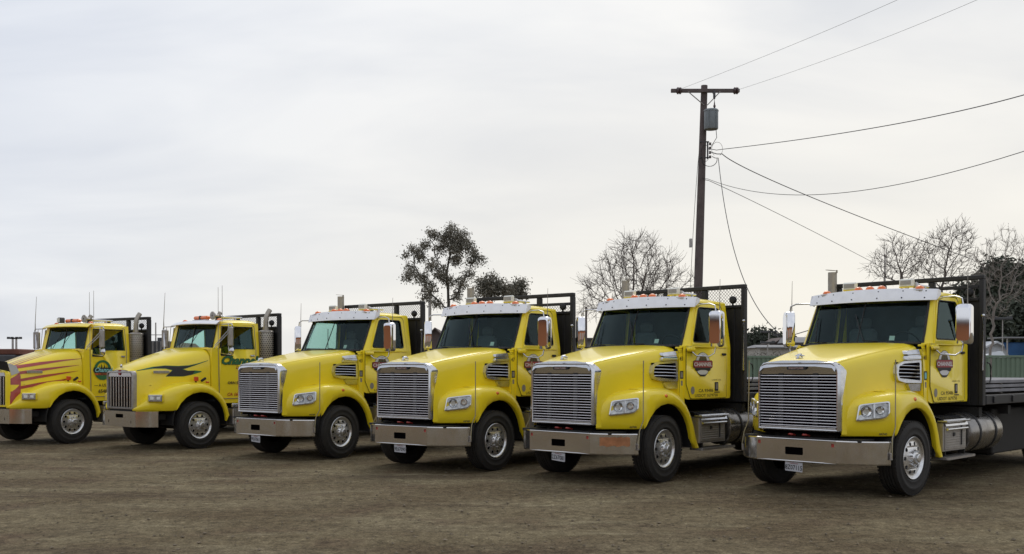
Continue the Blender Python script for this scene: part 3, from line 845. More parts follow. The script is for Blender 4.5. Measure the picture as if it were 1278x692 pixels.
        b.tube([P_(.52, .1, -.0), P_(.52, .9, -.0)], .008, 'chrome', 6)
        return b
    for h_ in both('headlight', 'hlA', hl, t): pass
    both('turn_signal', 'tsA', lambda: MB().sphere((-.05, 1.160, 1.345), .038, 'amber', 10, (1.1, .55, .75)), t)
    # cowl vents
    def vent():
        b = MB()
        b.plate(roundpoly([(-.02, 1.70), (-.05, 1.835), (-.18, 1.885), (-.570, 1.905), (-.575, 1.565), (-.2, 1.575), (-.05, 1.61)], .03, 3), [roundpoly([(-.055, 1.70), (-.08, 1.81), (-.19, 1.85), (-.535, 1.868), (-.538, 1.605), (-.08, 1.64)], .02, 3)],
                lambda a, c, d_: (a, hood_y(hoodA, a, min(c, 1.86)) + .06 - d_, c), .075, 'chrome')
        for pl_ in ([(-.25, 1.90), (-.27, 1.965), (-.57, 1.985), (-.575, 1.915)], [(-.27, 1.975), (-.29, 2.035), (-.565, 2.06), (-.57, 1.992)], [(-.28, 1.558), (-.575, 1.555), (-.575, 1.45), (-.34, 1.455)]):
            b.plate(roundpoly(pl_, .025, 3), [], lambda a, c, d_: (a, hood_y(hoodA, a, 1.84) + .055 - .25 * max(0, c - 1.95) - d_, c), .13, 'chrome')
        rows = [[(x, hood_y(hoodA, x, z) + .012, z) for x in (-.06, -.2, -.555)] for z in (1.60, 1.87)]
        b.grid(rows, 'hole_black'); return b
    both('cowl_vent', 'ventA', vent, t)
    for s in (1, -1):
        for k in range(4):
            def lv():
                b = MB(); x0 = -.06; x1 = -.54; y0 = hood_y(hoodA, x0, 1.7) + .04; y1 = hood_y(hoodA, x1, 1.7) + .045
                a = math.atan2(y1 - y0, x1 - x0)
                b.tube([(x0, y0, 0), ((x0 + x1) / 2, (y0 + y1) / 2 + .004, -.004), (x1, y1, -.012)], .0095, 'chrome', 6); return b
            part('vent_louvre', 'louvA' + str(s), (lambda: lv()) if s > 0 else (lambda: mir(lv())), t, loc=(0, 0, 1.665 + k * .052))
    # bumper guide rods
    both('bumper_guide', 'guideA', lambda: MB().tube([(.70, 1.185, .56), (.70, 1.185, .64), (.665, 1.17, .82), (.56, 1.165, .98), (.55, 1.16, 1.90)], .0085, 'guide_metal', 8).box((.695, 1.17, .58), (.04, .03, .10), 'dull_aluminium', bev=.006), t)
    # ---- cab
    def yu(z): return 1.065 - (z - 2.15) * .135
    def cab():
        b = MB()
        low = [(-.70, 2.15), (-.70, 1.30), (-.80, 1.27), (-2.08, 1.27), (-2.10, 1.32), (-2.10, 2.15)]
        up = roundpoly([(-.90, 2.15), (-2.10, 2.15), (-2.09, 2.885), (-1.18, 2.885)], .01, 1)
        hole = roundpoly([(-.925, 2.20), (-1.215, 2.84), (-1.90, 2.84), (-1.93, 2.20)], .06, 4)
        for s in (1, -1):
            b.plate(low, [], lambda a, c, d_: (a, s * (1.065 - d_), c), .03, 'yellow_paint')
            b.plate(up, [hole], lambda a, c, d_: (a, s * (yu(c) - d_), c), .03, 'yellow_paint')
            b.plate(up, [hole], lambda a, c, d_: (a, s * (yu(c) - .033 - d_), c), .008, 'interior')
            # pillar between windshield edge and side
            rows = []
            for k in range(7):
                f = k / 6; z = lerp(2.15, 2.86, f)
                wx, wy = lerp(-.775, -1.115, f), lerp(.955, .905, f); sx_, sy_ = lerp(-.90, -1.18, f), yu(z)
                rows.append([(wx - .02, s * (wy - .03), z), (wx, s * wy, z), (lerp(wx, sx_, .4) + .012, s * (lerp(wy, sy_, .5) + .012), z), (lerp(wx, sx_, .75) + .006, s * (lerp(wy, sy_, .85) + .008), z), (sx_ - .01, s * sy_, z)])
            b.grid(rows, 'yellow_paint'); b.grid([[(x_ - .022, y_ * .968, z_) for x_, y_, z_ in r_[1:]] for r_ in rows], 'interior')
            b.box((-.83, s * 1.0, 2.137), (.22, .128, .035), 'yellow_paint', bev=.012)
        # roof
        rows = []
        for x, z, wd in ((-1.00, 2.865, .86), (-1.02, 2.90, .90), (-1.09, 2.945, .93), (-1.25, 2.975, .955), (-1.6, 2.99, .965), (-1.9, 2.985, .965), (-2.04, 2.965, .96), (-2.09, 2.92, .95), (-2.105, 2.87, .95)):
            h = z - 2.865; hf = [(0, z), (.5 * wd, z - .04 * h), (.8 * wd, z - .16 * h), (.92 * wd, z - .38 * h), (.985 * wd, z - .65 * h), (wd, 2.868)]
            rows.append([(x + .10 * (1 - (y / .95) ** 2) * (1 if x > -1.2 else 0) * (1 - (y / .95) ** 2), y, z_) for y, z_ in reversed(hf)] + [(x + .10 * (1 - (y / .95) ** 2) ** 2 * (1 if x > -1.2 else 0), -y, z_) for y, z_ in hf[1:]])
        b.grid(rows, 'yellow_paint')
        for s in (1, -1):
            b.grid([[(x, s * .965, 2.883), (x, s * .93, 2.90)] for x in (-1.1, -2.1)], 'yellow_paint')
            b.grid([[(x, s * .968, 2.878), (x, s * .962, 2.90), (x, s * .93, 2.925)] for x in (-1.12, -1.3, -2.0, -2.1)], 'yellow_paint')
        b.plate([(-1.05, 1.27), (1.05, 1.27), (1.06, 2.15), (.96, 2.90), (-.96, 2.90), (-1.06, 2.15)], [], lambda a, c, d_: (-2.10 + d_, a, c), .03, 'yellow_paint')
        return b
    cb = part('cab', 'cabA', cab, t, ang=40)
    def wsp(u, v_, off=0):
        yb, yt = .952, .902
        y = lerp(yb, yt, v_) * u; q = 1 - u * u
        return (lerp(-.775 + .17 * q, -1.115 + .18 * q, v_) + off, y, lerp(2.155 + .01 * q, 2.865, v_) + off * .5)
    part('windshield', 'wsA', lambda: MB().grid([[wsp(-1 + 2 * i / 16, j / 6) for i in range(17)] for j in range(7)], 'windshield_glass'), cb, ang=60)
    def wsg():
        b = MB()
        loop = [wsp(-1 + 2 * i / 16, 0.0, .004) for i in range(17)] + [wsp(1, j / 5, .004) for j in range(1, 6)] + [wsp(1 - 2 * i / 16, 1, .004) for i in range(1, 17)] + [wsp(-1, 1 - j / 5, .004) for j in range(1, 6)]
        b.tube(loop, .020, 'black_plastic', 6, cap=False)
        b.tube([wsp(0, j / 5, .004) for j in range(6)], .009, 'black_plastic', 6)
        b.tube([wsp(.35, .01, .03), wsp(.12, .03, .035), wsp(-.12, .62, .03)], .008, 'black_plastic', 5)
        b.tube([wsp(-.55, .01, .03), wsp(-.78, .03, .035), wsp(-.88, .60, .03)], .008, 'black_plastic', 5); return b
    part('windshield_seal', 'wsgA', wsg, cb)
    part('inspection_sticker', 'stkA', lambda: MB().grid([[wsp(u, v_, -.01) for u in (.50, .58)] for v_ in (.06, .16)], 'lamp_white'), cb)
    def door():
        b = MB()
        lo = roundpoly([(-.735, 2.15), (-.735, 1.52), (-.86, 1.285), (-1.93, 1.285), (-1.95, 1.31), (-1.96, 2.15)], [.0, .05, .05, .04, .02, 0], 3)
        b.plate(lo, [], lambda a, c, d_: (a, 1.078 - d_, c), .012, 'yellow_paint')
        up = roundpoly([(-.895, 2.152), (-1.185, 2.865), (-1.93, 2.865), (-1.96, 2.152)], [0, .10, .12, 0], 5)
        h = roundpoly([(-.945, 2.215), (-1.215, 2.80), (-1.84, 2.80), (-1.87, 2.215)], [.03, .06, .07, .05], 4)
        b.plate(up, [h], lambda a, c, d_: (a, yu(c) + .013 - d_, c), .014, 'yellow_paint')
        b.box((-.85, 1.095, 2.09), (.24, .05, .075), 'yellow_paint', bev=.022)
        b.box((-1.42, 1.083, 2.135), (1.05, .02, .022), 'yellow_paint', bev=.008)
        return b
    for s in (1, -1):
        dr = part('door', 'doorA' + str(s), door if s > 0 else (lambda: mir(door())), t, ang=35)
        f = lambda: MB().plate(roundpoly([(-.945, 2.215), (-1.215, 2.80), (-1.84, 2.80), (-1.87, 2.215)], .05, 4), [], lambda a, c, d_: (a, yu(c) - .008 - d_, c), .006, 'side_glass')
        part('door_window', 'dwA' + str(s), f if s > 0 else (lambda: mir(f())), dr)
        f2 = lambda: MB().tube([(a, yu(c) + .012, c) for a, c in (lambda q: q + [q[0]])(roundpoly([(-.945, 2.215), (-1.215, 2.80), (-1.84, 2.80), (-1.87, 2.215)], .06, 4))], .011, 'black_plastic', 5, cap=False).tube([(a, (1.075 if c < 2.15 else yu(c) + .004), c) for a, c in [(-.735, 2.10), (-.735, 1.52), (-.86, 1.283), (-1.93, 1.283), (-1.955, 1.31), (-1.965, 2.15), (-1.945, 2.82), (-1.90, 2.872), (-1.24, 2.872), (-1.20, 2.85), (-.912, 2.17)]], .0055, 'print_black', 4)
        part('door_seal', 'dsA' + str(s), f2 if s > 0 else (lambda: mir(f2())), dr)
        f3 = lambda: MB().box((-1.86, 1.09, 2.02), (.12, .03, .04), 'black_plastic', bev=.01)
        part('door_handle', 'dhA' + str(s), f3 if s > 0 else (lambda: mir(f3())), dr)
    # interior
    def inter():
        b = MB(); b.box((-.92, 0, 2.02), (.42, 1.8, .22), 'interior', bev=.05); b.box((-1.4, 0, 1.30), (1.3, 1.95, .04), 'interior')
        b.box((-2.06, 0, 2.1), (.02, 1.85, 1.5), 'interior'); b.box((-1.5, 0, 2.935), (1.0, 1.6, .015), 'seat_cloth')
        for s in (1, -1): b.box((-1.4, s * 1.015, 1.7), (1.2, .02, .85), 'interior')
        for s in (.5, -.5):
            b.box((-1.55, s, 1.78), (.5, .5, .14), 'seat_cloth', bev=.05); b.box((-1.80, s, 2.12), (.14, .48, .62), 'seat_cloth', bev=.06); b.box((-1.82, s, 2.52), (.1, .26, .18), 'seat_cloth', bev=.04)
            b.tube([(-1.95, s * 1.5, 2.6), (-1.9, s * 1.2, 1.9)], .02, 'interior', 5)
        ring = [(-1.22 + .12 * math.sin(a), .5 + .22 * math.cos(a), 2.14 + .20 * math.sin(a)) for a in [2 * PI * k / 20 for k in range(21)]]
        b.tube(ring, .014, 'black_plastic', 6, cap=False); b.tube([(-1.0, .5, 2.02), (-1.22, .5, 2.14)], .025, 'black_plastic', 6)
        b.box((-1.05, 0, 2.74), (.03, .24, .07), 'black_plastic', bev=.01); return b
    part('interior', 'intA', inter, cb)
    # visor
    def vis():
        b = MB(); rows = []
        for i in range(19):
            u = -1 + i / 9; q = 1 - u * u
            xo = -1.065 + .22 * q; y = u * 1.035; zt = 2.965 + .035 * q; zb = 2.80 + .005 * q
            xt = xo - .05
            rows.append([(xt - .03, y * .985, zt - .02), (xt, y, zt), (xo, y, (zt + zb) / 2), (xo + .035, y, zb), (xo + .03, y * .995, zb - .004), (xt - .012, y, zt - .012)])
        b.grid(rows, 'visor_steel')
        for s in (1, -1): b.plate([(-1.095, 2.965), (-1.03, 2.80), (-1.06, 2.81), (-1.19, 2.885), (-1.19, 2.945)], [], lambda a, c, d_: (a, s * (1.033 + d_), c), .006, 'visor_steel')
        return b
    vs_ = part('sun_visor', 'visA', vis, t, ang=30)
    def scr():
        b = MB()
        for u in (-.85, -.55, -.2, .2, .55, .85):
            q = 1 - u * u
            for zz in (.2, .82): b.sphere((-1.065 + .22 * q - lerp(-.035, .05, zz) + .003, u * 1.035, lerp(2.80, 2.965, zz) + .02 * q), .011, 'print_black', 6)
        return b
    part('visor_screw', 'vscA', scr, vs_)
    for y in (-.75, -.19, 0, .19, .77):
        part('roof_marker', 'mkA', lambda: MB().sphere((0, 0, 0), .06, 'amber', 12, (1.35, 1.05, .95), half=True).box((0, 0, -.012), (.17, .13, .02), 'satin_steel', bev=.005), t, loc=(-1.10 + .07 * (1 - y * y), y, 3.005 - .05 * (y * y)))
    def rl():
        b = MB(); b.box((0, 0, .10), (.08, .225, .125), 'lamp_white', bev=.018); b.box((.042, 0, .105), (.004, .17, .07), 'lamp_glass', bev=.001)
        for k in range(4): b.box((.0445, 0, .085 + k * .015), (.003, .165, .004), 'print_grey')
        b.box((0, 0, .02), (.04, .05, .05), 'satin_steel'); b.box((0.01, 0, .035), (.09, .20, .015), 'yellow_paint', bev=.004); return b
    for y in (-.43, .50): part('roof_lamp', 'rlA', rl, t, loc=(-1.22, y, 3.0 - .02 * abs(y)), rot=(0, 0, R(4 if y < 0 else -3)))
    part('roof_horn', 'hornA', lambda: MB().tube([(-1.7, .62, 3.05), (-1.35, .62, 3.05)], [.02, .03], 'satin_steel', 8).tube([(-1.35, .62, 3.05), (-1.25, .62, 3.05)], [.03, .055], 'satin_steel', 10).box((-1.55, .62, 3.01), (.05, .05, .07), 'satin_steel'), t)
    # mirrors: a thing part each with arm, glass
    def mirror():
        b = MB()
        sec = rr(-.112, 0, .112, .60, .06, 5)
        rows = []
        for x, sc_ in ((.083, .80), (.070, .93), (.04, .985), (-.03, 1.0), (-.055, .985), (-.06, .95)):
            rows.append([(x, a * sc_ if sc_ else 0, .30 + (c - .30) * (sc_ if sc_ < .9 else lerp(sc_, 1, .5)) if sc_ else .30) for a, c in sec])
        b.grid(rows, 'mirror_chrome', close=True); b.add(rows[0], [tuple(range(len(rows[0])))], 'mirror_chrome'); return b
    for s in (1, -1):
        y0 = 1.42 if s > 0 else -1.45
        m_ = part('mirror', 'mirA', mirror, t, loc=(-1.10, y0, 2.125), rot=(0, 0, R(6) if s > 0 else R(-42)), ang=22)
        part('mirror_glass', 'mgA', lambda: MB().plate(rr(-.105, .02, .105, .58, .06), [], lambda a, c, d_: (-.062 + d_, a, c), .003, 'reflector'), m_)
        yo = 1.40 if s > 0 else 1.45
        up_ = lambda: MB().tube([(-1.14, 1.01, 2.80), (-1.12, 1.10, 2.84), (-1.11, yo - .12, 2.845), (-1.11, yo - .02, 2.81), (-1.11, yo, 2.70)], .012, 'satin_steel', 8)
        lo_ = lambda: MB().tube([(-.86, 1.11, 2.05), (-.90, 1.16, 1.99), (-1.03, yo - .08, 1.975), (-1.10, yo - .02, 2.03), (-1.11, yo, 2.14)], .012, 'satin_steel', 8)
        for kk, f_ in (('u', up_), ('l', lo_)): part('mirror_arm', 'maA' + kk + str(s), f_ if s > 0 else (lambda: mir(f_())), t)
        rod(t, 'antA' + str(s), [(-1.16, s * 1.44, 2.70), (-1.16, s * 1.44, 2.90), (-1.17, s * 1.44, 3.24)], [.010, .006, .0035], 'print_grey')
    # exhaust stack (far side)
    def stack():
        b = MB(); b.lathe([(.075, 1.2), (.075, 3.44), (.066, 3.44), (.066, 3.1)], (-2.2, -1.27, 0), 'z', 'exhaust_steel', 18)
        b.plate(ell(0, 0, .085, .085, 16), [], lambda a, c, d_: (-2.19 + a, -1.30 + c, 3.475 + .12 * (-c) + d_), .008, 'exhaust_steel')
        b.box((-2.2, -1.19, 3.45), (.03, .02, .05), 'exhaust_steel'); b.lathe([(.11, 1.6), (.11, 2.6)], (-2.2, -1.27, 0), 'z', 'satin_steel', 18); return b
    part('exhaust_stack', 'stackA', stack, t)
    headboard(t, -2.32, 1.24, 3.24, 2.84, True if mesh_screen else None, mid=None if mesh_screen is True else (3.03 if mesh_screen else 3.06))
    grab_bar(t, -2.26, 1.26, 1.75, 2.60, 'gbarA')
    part('rear_handle', 'rhA', lambda: MB().tube([(-2.40, 1.25, 1.87), (-2.50, 1.25, 1.86), (-2.54, 1.25, 1.80), (-2.54, 1.25, 1.62), (-2.50, 1.25, 1.56), (-2.40, 1.25, 1.55)], .012, 'black_steel', 6), t)
    deck(t, -2.38, -8.5)
    # battery box with step, fuel tank
    def bb():
        b = MB(); b.box((-1.36, .93, .765), (.80, .50, .43), 'dull_aluminium', bev=.012)
        b.box((-1.36, 1.185, .76), (.74, .02, .36), 'dull_aluminium', bev=.006)
        for k in range(9): b.box((-1.36, 1.197, .62 + k * .036), (.66, .008, .012), 'dull_aluminium', bev=.003)
        b.tube([(-1.0, 1.22, .88), (-1.72, 1.22, .88)], .02, 'chrome', 8); b.box((-1.36, 1.17, 1.0), (.84, .16, .03), 'chrome', bev=.01)
        b.grid([[(x, 1.22 - .0, .93), (x, 1.18, 1.02), (x, 1.05, 1.06), (x, .7, 1.07)] for x in (-.96, -1.4, -1.76)], 'chrome')
        b.box((-1.55, 1.205, .78), (.02, .01, .30), 'print_black'); b.box((-1.28, 1.205, .80), (.05, .015, .05), 'black_plastic'); return b
    both('battery_box', 'bbA', bb, t)
    both('cab_step', 'stA', lambda: MB().plate(roundpoly([(-.93, 1.27), (-2.0, 1.24), (-2.0, 1.0), (-.93, 1.0)], .04), [], lambda a, c, d_: (a, c, .47 - d_), .035, 'dull_aluminium').box((-1.1, 1.1, .55), (.03, .1, .14), 'chassis').box((-1.8, 1.1, .55), (.03, .1, .14), 'chassis'), t)
    def tank():
        b = MB(); b.lathe([(.001, -1.86), (.24, -1.86), (.30, -1.88), (.31, -1.91), (.312, -3.10), (.30, -3.14), (.24, -3.16), (.001, -3.17)], (0, .92, .78), 'x', 'shaded_tank_steel', 36); return b
    both('fuel_tank', 'tankA', tank, t, ang=40)
    both('tank_strap', 'strapA', lambda: MB().lathe([(.316, -2.18), (.322, -2.19), (.322, -2.24), (.316, -2.25)], (0, .92, .78), 'x', 'black_plastic', 30).lathe([(.316, -2.80), (.322, -2.81), (.322, -2.86), (.316, -2.87)], (0, .92, .78), 'x', 'black_plastic', 30), t)
    # lettering on the near side
    Ys = 1.079
    def mpS(x0, z0): return lambda a, c, d_=0: (x0 - a, Ys + .002 + d_, z0 + c)
    part('door_emblem', 'embA', lambda: emblem('shield', (lambda a, c, d_=0: mpS(-1.215, 1.85)(a * 1.42, c * .84, d_))), t)
    for nm, tx_, sz, x0, y0, z0, sx_, bo in (('cab_number', cab_no, .10, -.648, 1.0415, 1.905, 1, .001), ('unit_number', sidenums[0], .058, -.648, 1.034, 2.03, 1, 0), ('permit_number', sidenums[1], .075, -1.32, Ys + .0012, 1.385, 1.45, .001), ('registration_number', sidenums[2], .070, -1.33, Ys + .0012, 1.305, 1.40, .001), ('small_print', 'UNDER CDL', .035, -1.64, Ys + .0012, 1.575, 1.5, 0)):
        part(nm, nm + tx_, lambda: text(tx_, sz, lambda a, c: (x0 - a, y0, z0 + c), 'print_brown', sx=sx_, bold=bo), t)
    part('print_bar', 'pbar', lambda: MB().box((-1.66, Ys + .001, 1.378), (.17, .003, .018), 'print_brown'), t)
    part('round_sticker', 'rst', lambda: MB().plate(ell(0, 0, .055, .065), [], lambda a, c, d_: (-.92 - a, Ys + .003 - d_, 1.42 + c), .002, 'print_grey'), t)
    part('safety_decal', 'sfd', lambda: MB().plate(rr(-.055, -.075, .055, .075, .008), [], lambda a, c, d_: (-1.64 - a, Ys + .003 - d_, 1.475 + c), .002, 'print_black').plate(rr(-.018, -.05, .038, .05, .004), [], lambda a, c, d_: (-1.64 - a, Ys + .005 - d_, 1.48 + c), .003, 'print_grey'), t)
    part('cowl_sticker', 'cws' + sticker, lambda: MB().plate(rr(-.045, -.065, .045, .065, .006), [], lambda a, c, d_: (-.648 - a, 1.0475 - d_, 1.675 + c), .002, 'print_black').plate(rr(-.03, -.045, .03, .045, .004), [], lambda a, c, d_: (-.648 - a, 1.0495 - d_, 1.675 + c), .003, sticker), t)
    part('small_sticker', 'smst', lambda: MB().plate(rr(-.025, -.05, .025, .05, .004), [], lambda a, c, d_: (-.648 - a, 1.050 - d_, 1.53 + c), .002, 'print_grey'), t)
    def fnum():
        b = MB(); text('44740', .045, lambda a, c: (.63 - a * .7, 1.018 + a * .7 + .006, .862 + c), 'print_brown', b, bold=.001); return b
    part('fender_number', 'fnA', fnum, t)
    return t
# ------------------------------------------------------------------ sloping-hood truck with the tall ribbed grille
def fenderB_stations():
    st_ = []
    plan = [(1.24, .50, .92), (1.22, .60, .97), (1.16, .72, 1.06), (1.07, .83, 1.15), (.95, .93, 1.23), (.82, 1.01, 1.29), (.68, 1.07, 1.34), (.58, 1.10, 1.37)]
    for i, (x, y, tz) in enumerate(plan):
        a = plan[max(0, i - 1)]; c = plan[min(len(plan) - 1, i + 1)]
        tx_, ty_ = c[0] - a[0], c[1] - a[1]
        n = Vector((-ty_, tx_)).normalized(); qx = min(x - .12, 1.15); qy = hoodB(qx)[9][0] - .01
        st_.append((x, y, x, .855, x, tz, n.x, n.y, (qx, min(qy, y - .02), tz + .06), .05))
    cx, cz, r = -.05, .58, .67
    T = [(26, .47, 1.39), (40, .38, 1.415), (56, .25, 1.435), (72, .10, 1.445), (90, -.07, 1.45), (104, -.22, 1.43), (118, -.37, 1.375), (131, -.50, 1.29), (143, -.61, 1.19), (155, -.70, 1.07), (167, -.77, .93), (180, -.815, .80), (190, -.83, .71)]
    for a, tx, tz in T:
        bx = cx + r * math.cos(R(a)); bz = cz + r * math.sin(R(a))
        if a == 180: bx = -.715
        if a == 190: bx, bz = -.735, .69
        y = 1.12 if a < 40 else 1.13
        q = (tx, (hoodB(tx)[9][0] - .005) if tx > -.4 else .90, tz + .04 if tx > -.3 else tz)
        st_.append((0, y, bx, bz, tx, tz, 0, -1, q, .07))
    return st_
def sloping_truck(label, X, Y, yaw, group, flames=False):
    t = thing('flatbed_truck', label, 'truck', (X, Y, 0), yaw, group)
    sfx = 'F' if flames else 'S'
    chassis_and_wheels(t)
    well_part(t, 'wellB', -.05, .58, .682, .60, 1.10)
    xs = [1.235, 1.2, 1.12, 1.0, .85, .7, .64, .6, .5, .4, .25, .1, -.05, -.2, -.32, -.42]
    hd = part('hood', 'hoodB', lambda: hood_mb(hoodB, xs), t, ang=55)
    if flames:
        def nose():
            b = MB()
            decal_strip(b, hoodB, [(1.234, .90), (1.06, .98), (.95, 1.22)], [(1.234, 1.66), (1.06, 1.78), (.93, 1.85)], 'red_paint', .003)
            for (z0, z1, xe, ze, h) in ((1.84, 1.77, -.45, 2.02, .045), (1.70, 1.635, -.36, 1.86, .04), (1.53, 1.465, -.33, 1.72, .035), (1.36, 1.29, -.20, 1.56, .03)):
                decal_strip(b, hoodB, [(1.0, z1), (.5, lerp(z1, ze, .42) - .015), (0, lerp(z1, ze, .78) - .01), (xe, ze)], [(1.0, z0), (.5, lerp(z0, ze, .42) + .012), (0, lerp(z0, ze, .78) + .008), (xe, ze + .004)], 'red_paint', .005)
            for (y0, y1, xe) in ((.10, .16, .0), (.22, .28, -.05), (.34, .39, -.15)):
                for s in (1, -1):
                    rows = []
                    for k in range(14):
                        f = k / 13; x = lerp(1.15, xe, f); wd = lerp(1, .05, f); ym = (y0 + y1) / 2 * lerp(1, 1.35, f); hw = (y1 - y0) / 2 * wd
                        def top(y):
                            pr = hoodB(x)
                            for (ya, za), (yb, zb) in zip(pr, pr[1:]):
                                if ya <= y <= yb: return lerp(za, zb, (y - ya) / (yb - ya))
                            return pr[0][1]
                        rows.append([(x, s * (ym - hw), top(ym - hw) + .004), (x, s * (ym + hw), top(ym + hw) + .004)])
                    b.grid(rows, 'red_paint')
            return b
        part('flame_stripes', None, nose, hd)
    else:
        def sw():
            b = MB()
            top = [(1.12, 1.735), (.80, 1.815), (.55, 1.845), (.28, 1.835), (.05, 1.85), (-.15, 1.895), (-.38, 1.965)]
            bot = [(1.12, 1.725), (.80, 1.775), (.55, 1.775), (.34, 1.715), (.08, 1.79), (-.15, 1.87), (-.38, 1.955)]
            decal_strip(b, hoodB, bot, top, 'print_green', .003)
            decal_strip(b, hoodB, [(x, z + .012) for x, z in bot[1:-1]], [(x, z - .012) for x, z in top[1:-1]], 'print_black', .006)
            top = [(.36, 1.79), (.20, 1.77), (.08, 1.73), (-.08, 1.735), (-.22, 1.72)]
            bot = [(.56, 1.60), (.36, 1.60), (.18, 1.60), (.0, 1.635), (-.22, 1.70)]
            decal_strip(b, hoodB, bot, top, 'print_green', .0035)
            decal_strip(b, hoodB, [(x - .01, z + .010) for x, z in bot[:-1]], [(x, z - .010) for x, z in top[:-1]], 'print_black', .0065)
            return b
        part('swoosh_stripe', None, sw, hd)
    def nb():
        b = MB(); y = hood_y(hoodB, .67, 1.70); y2 = hood_y(hoodB, .45, 1.70)
        a = math.atan2(y2 - y, .30)
        b.box((.66, (y + y2) / 2 + .012, 1.70), (.36, .012, .06), 'dull_aluminium', rot=Matrix.Rotation(-a, 3, 'Z'), bev=.004)
        text('KENWORTH', .052, lambda p, q: (.66 - p, (y + y2) / 2 + .020 + (p) * math.tan(a), 1.682 + q), 'print_grey', b, sx=1.05, bold=.001); return b
    part('hood_badge', 'hbB', nb, hd)
    both('fender', 'fenderB', lambda: fender_mb(fenderB_stations()), t, ang=50)
    # grille
    gm = 'yellow_paint' if flames else 'dull_aluminium'
    def sur():
        b = MB()
        rings = [grille_ring(.525, .885, 1.70, .07, .03, i, x, .085) for x, i in ((1.16, -.005), (1.242, .0), (1.262, .008), (1.265, .034), (1.25, .040))]
        rings.append(grille_ring(.525, .885, 1.70, .07, .03, .055, 1.15, .085)); b.grid(rings, gm, close=True)
        return b
    g = part('grille_surround', 'surB' + sfx, sur, t, ang=40)
    part('radiator_screen', 'rsB', lambda: MB().box((1.17, 0, 1.27), (.02, .94, .80), 'hole_black').plate([(-.47, 1.60), (.47, 1.60), (.42, 1.68), (.2, 1.735), (0, 1.745), (-.2, 1.735), (-.42, 1.68)], [], lambda a, c, d_: (1.245 - d_, a, c), .02, 'grille_chrome').box((1.22, 0, .905), (.05, .95, .04), 'grille_chrome', bev=.01), g)
    for k in range(8):
        part('grille_bar', 'gbB', lambda: MB().tube([(0, 0, 0), (0, 0, .66)], .014, 'chrome', 6).box((-.01, 0, .33), (.03, .02, .66), 'grille_chrome'), t, loc=(1.235, -.385 + k * .11, .93))
    part('hood_ornament', 'ornB', lambda: MB().box((1.20, 0, 1.80), (.06, .05, .02), 'chrome', bev=.006).sphere((1.21, 0, 1.835), .04, 'chrome', 8, (.7, .9, 1)), t)
    part('grille_badge', 'gbdB', lambda: MB().plate(ell(0, 0, .045, .06), [], lambda a, c, d_: (1.262 - d_, a, 1.69 + c), .02, 'print_red'), t)
    if flames:
        part('bug_deflector', None, lambda: MB().grid([[(1.20 + .06 * (1 - (y / .55) ** 2) - .02, y, 1.70 + .06 * (1 - (y / .55) ** 2)), (1.25 + .06 * (1 - (y / .55) ** 2), y, 1.93 + .03 * (1 - (y / .55) ** 2))] for y in [-.55 + k * .11 for k in range(11)]], 'black_plastic')
             .grid([[(1.14, .535, 1.62), (1.24, .555, 1.90)], [(.98, .60, 1.68), (1.06, .60, 1.84)]], 'white_tarp'), t)
    def bump():
        b = MB(); b.plate([(-.62, .505), (.62, .505), (.62, .845), (-.62, .845)], [rr(-.16, .70, .14, .78, .012)] + [rr(s * .45 - .012, .58, s * .45 + .012, .65, .01, 2) for s in (-1, 1)], lambda a, c, d_: (1.255 - d_, a, c), .012, 'dusty_chrome')
        plan = [(1.25, .62), (1.215, .75), (1.16, .88), (1.08, .99), (.98, 1.065), (.96, 1.05)]
        for s in (-1, 1):
            b.grid([[(x - .03, s * (y - .015), .855), (x, s * y, .845), (x, s * y, .68), (x, s * y, .512), (x - .03, s * (y - .02), .505)] for x, y in plan], 'dusty_chrome')
        return b
    bp = part('bumper', 'bumpB', bump, t, ang=30)
    part('bumper_backing', 'bbkB', lambda: MB().box((1.2, 0, .70), (.05, 1.1, .24), 'hole_black').box((1.08, 0, .86), (.25, 1.0, .03), 'black_plastic').box((.9, .8, .72), (.5, .08, .12), 'chassis').box((.9, -.8, .72), (.5, .08, .12), 'chassis'), bp)
    def hl():
        b = MB(); a = Matrix.Rotation(R(47), 3, 'Z')
        c = Vector((.955, .935, 1.135))
        b.box(c, (.10, .34, .20), 'yellow_paint', rot=a, bev=.03)
        f = a @ Vector((1, 0, 0)); sd = a @ Vector((0, 1, 0))
        b.box(c + f * .052, (.02, .29, .145), 'chrome', rot=a, bev=.01)
        for q in (-.068, .068):
            b.box(c + f * .064 + sd * q, (.012, .118, .105), 'headlight_glass', rot=a, bev=.004)
            b.box(c + f * .0715 + sd * q, (.004, .07, .06), 'lamp_white', rot=a, bev=.001)
        return b
    both('headlight', 'hlB', hl, t)
    both('turn_signal', 'tsB', lambda: MB().box((-.02, .985, 1.545), (.10, .06, .10), 'amber_red', bev=.012).box((-.02, .97, 1.48), (.03, .03, .05), 'black_plastic'), t)
    part('fender_mirror', 'fmB', lambda: MB().box((-.20, 1.0, 1.53), (.14, .05, .05), 'black_plastic', rot=Matrix.Rotation(R(32), 3, 'Y'), bev=.01).box((-.29, 1.02, 1.47), (.07, .06, .035), 'amber_red', bev=.01), t)
    # cab
    def yu(z): return .985 - (z - 2.20) * .07
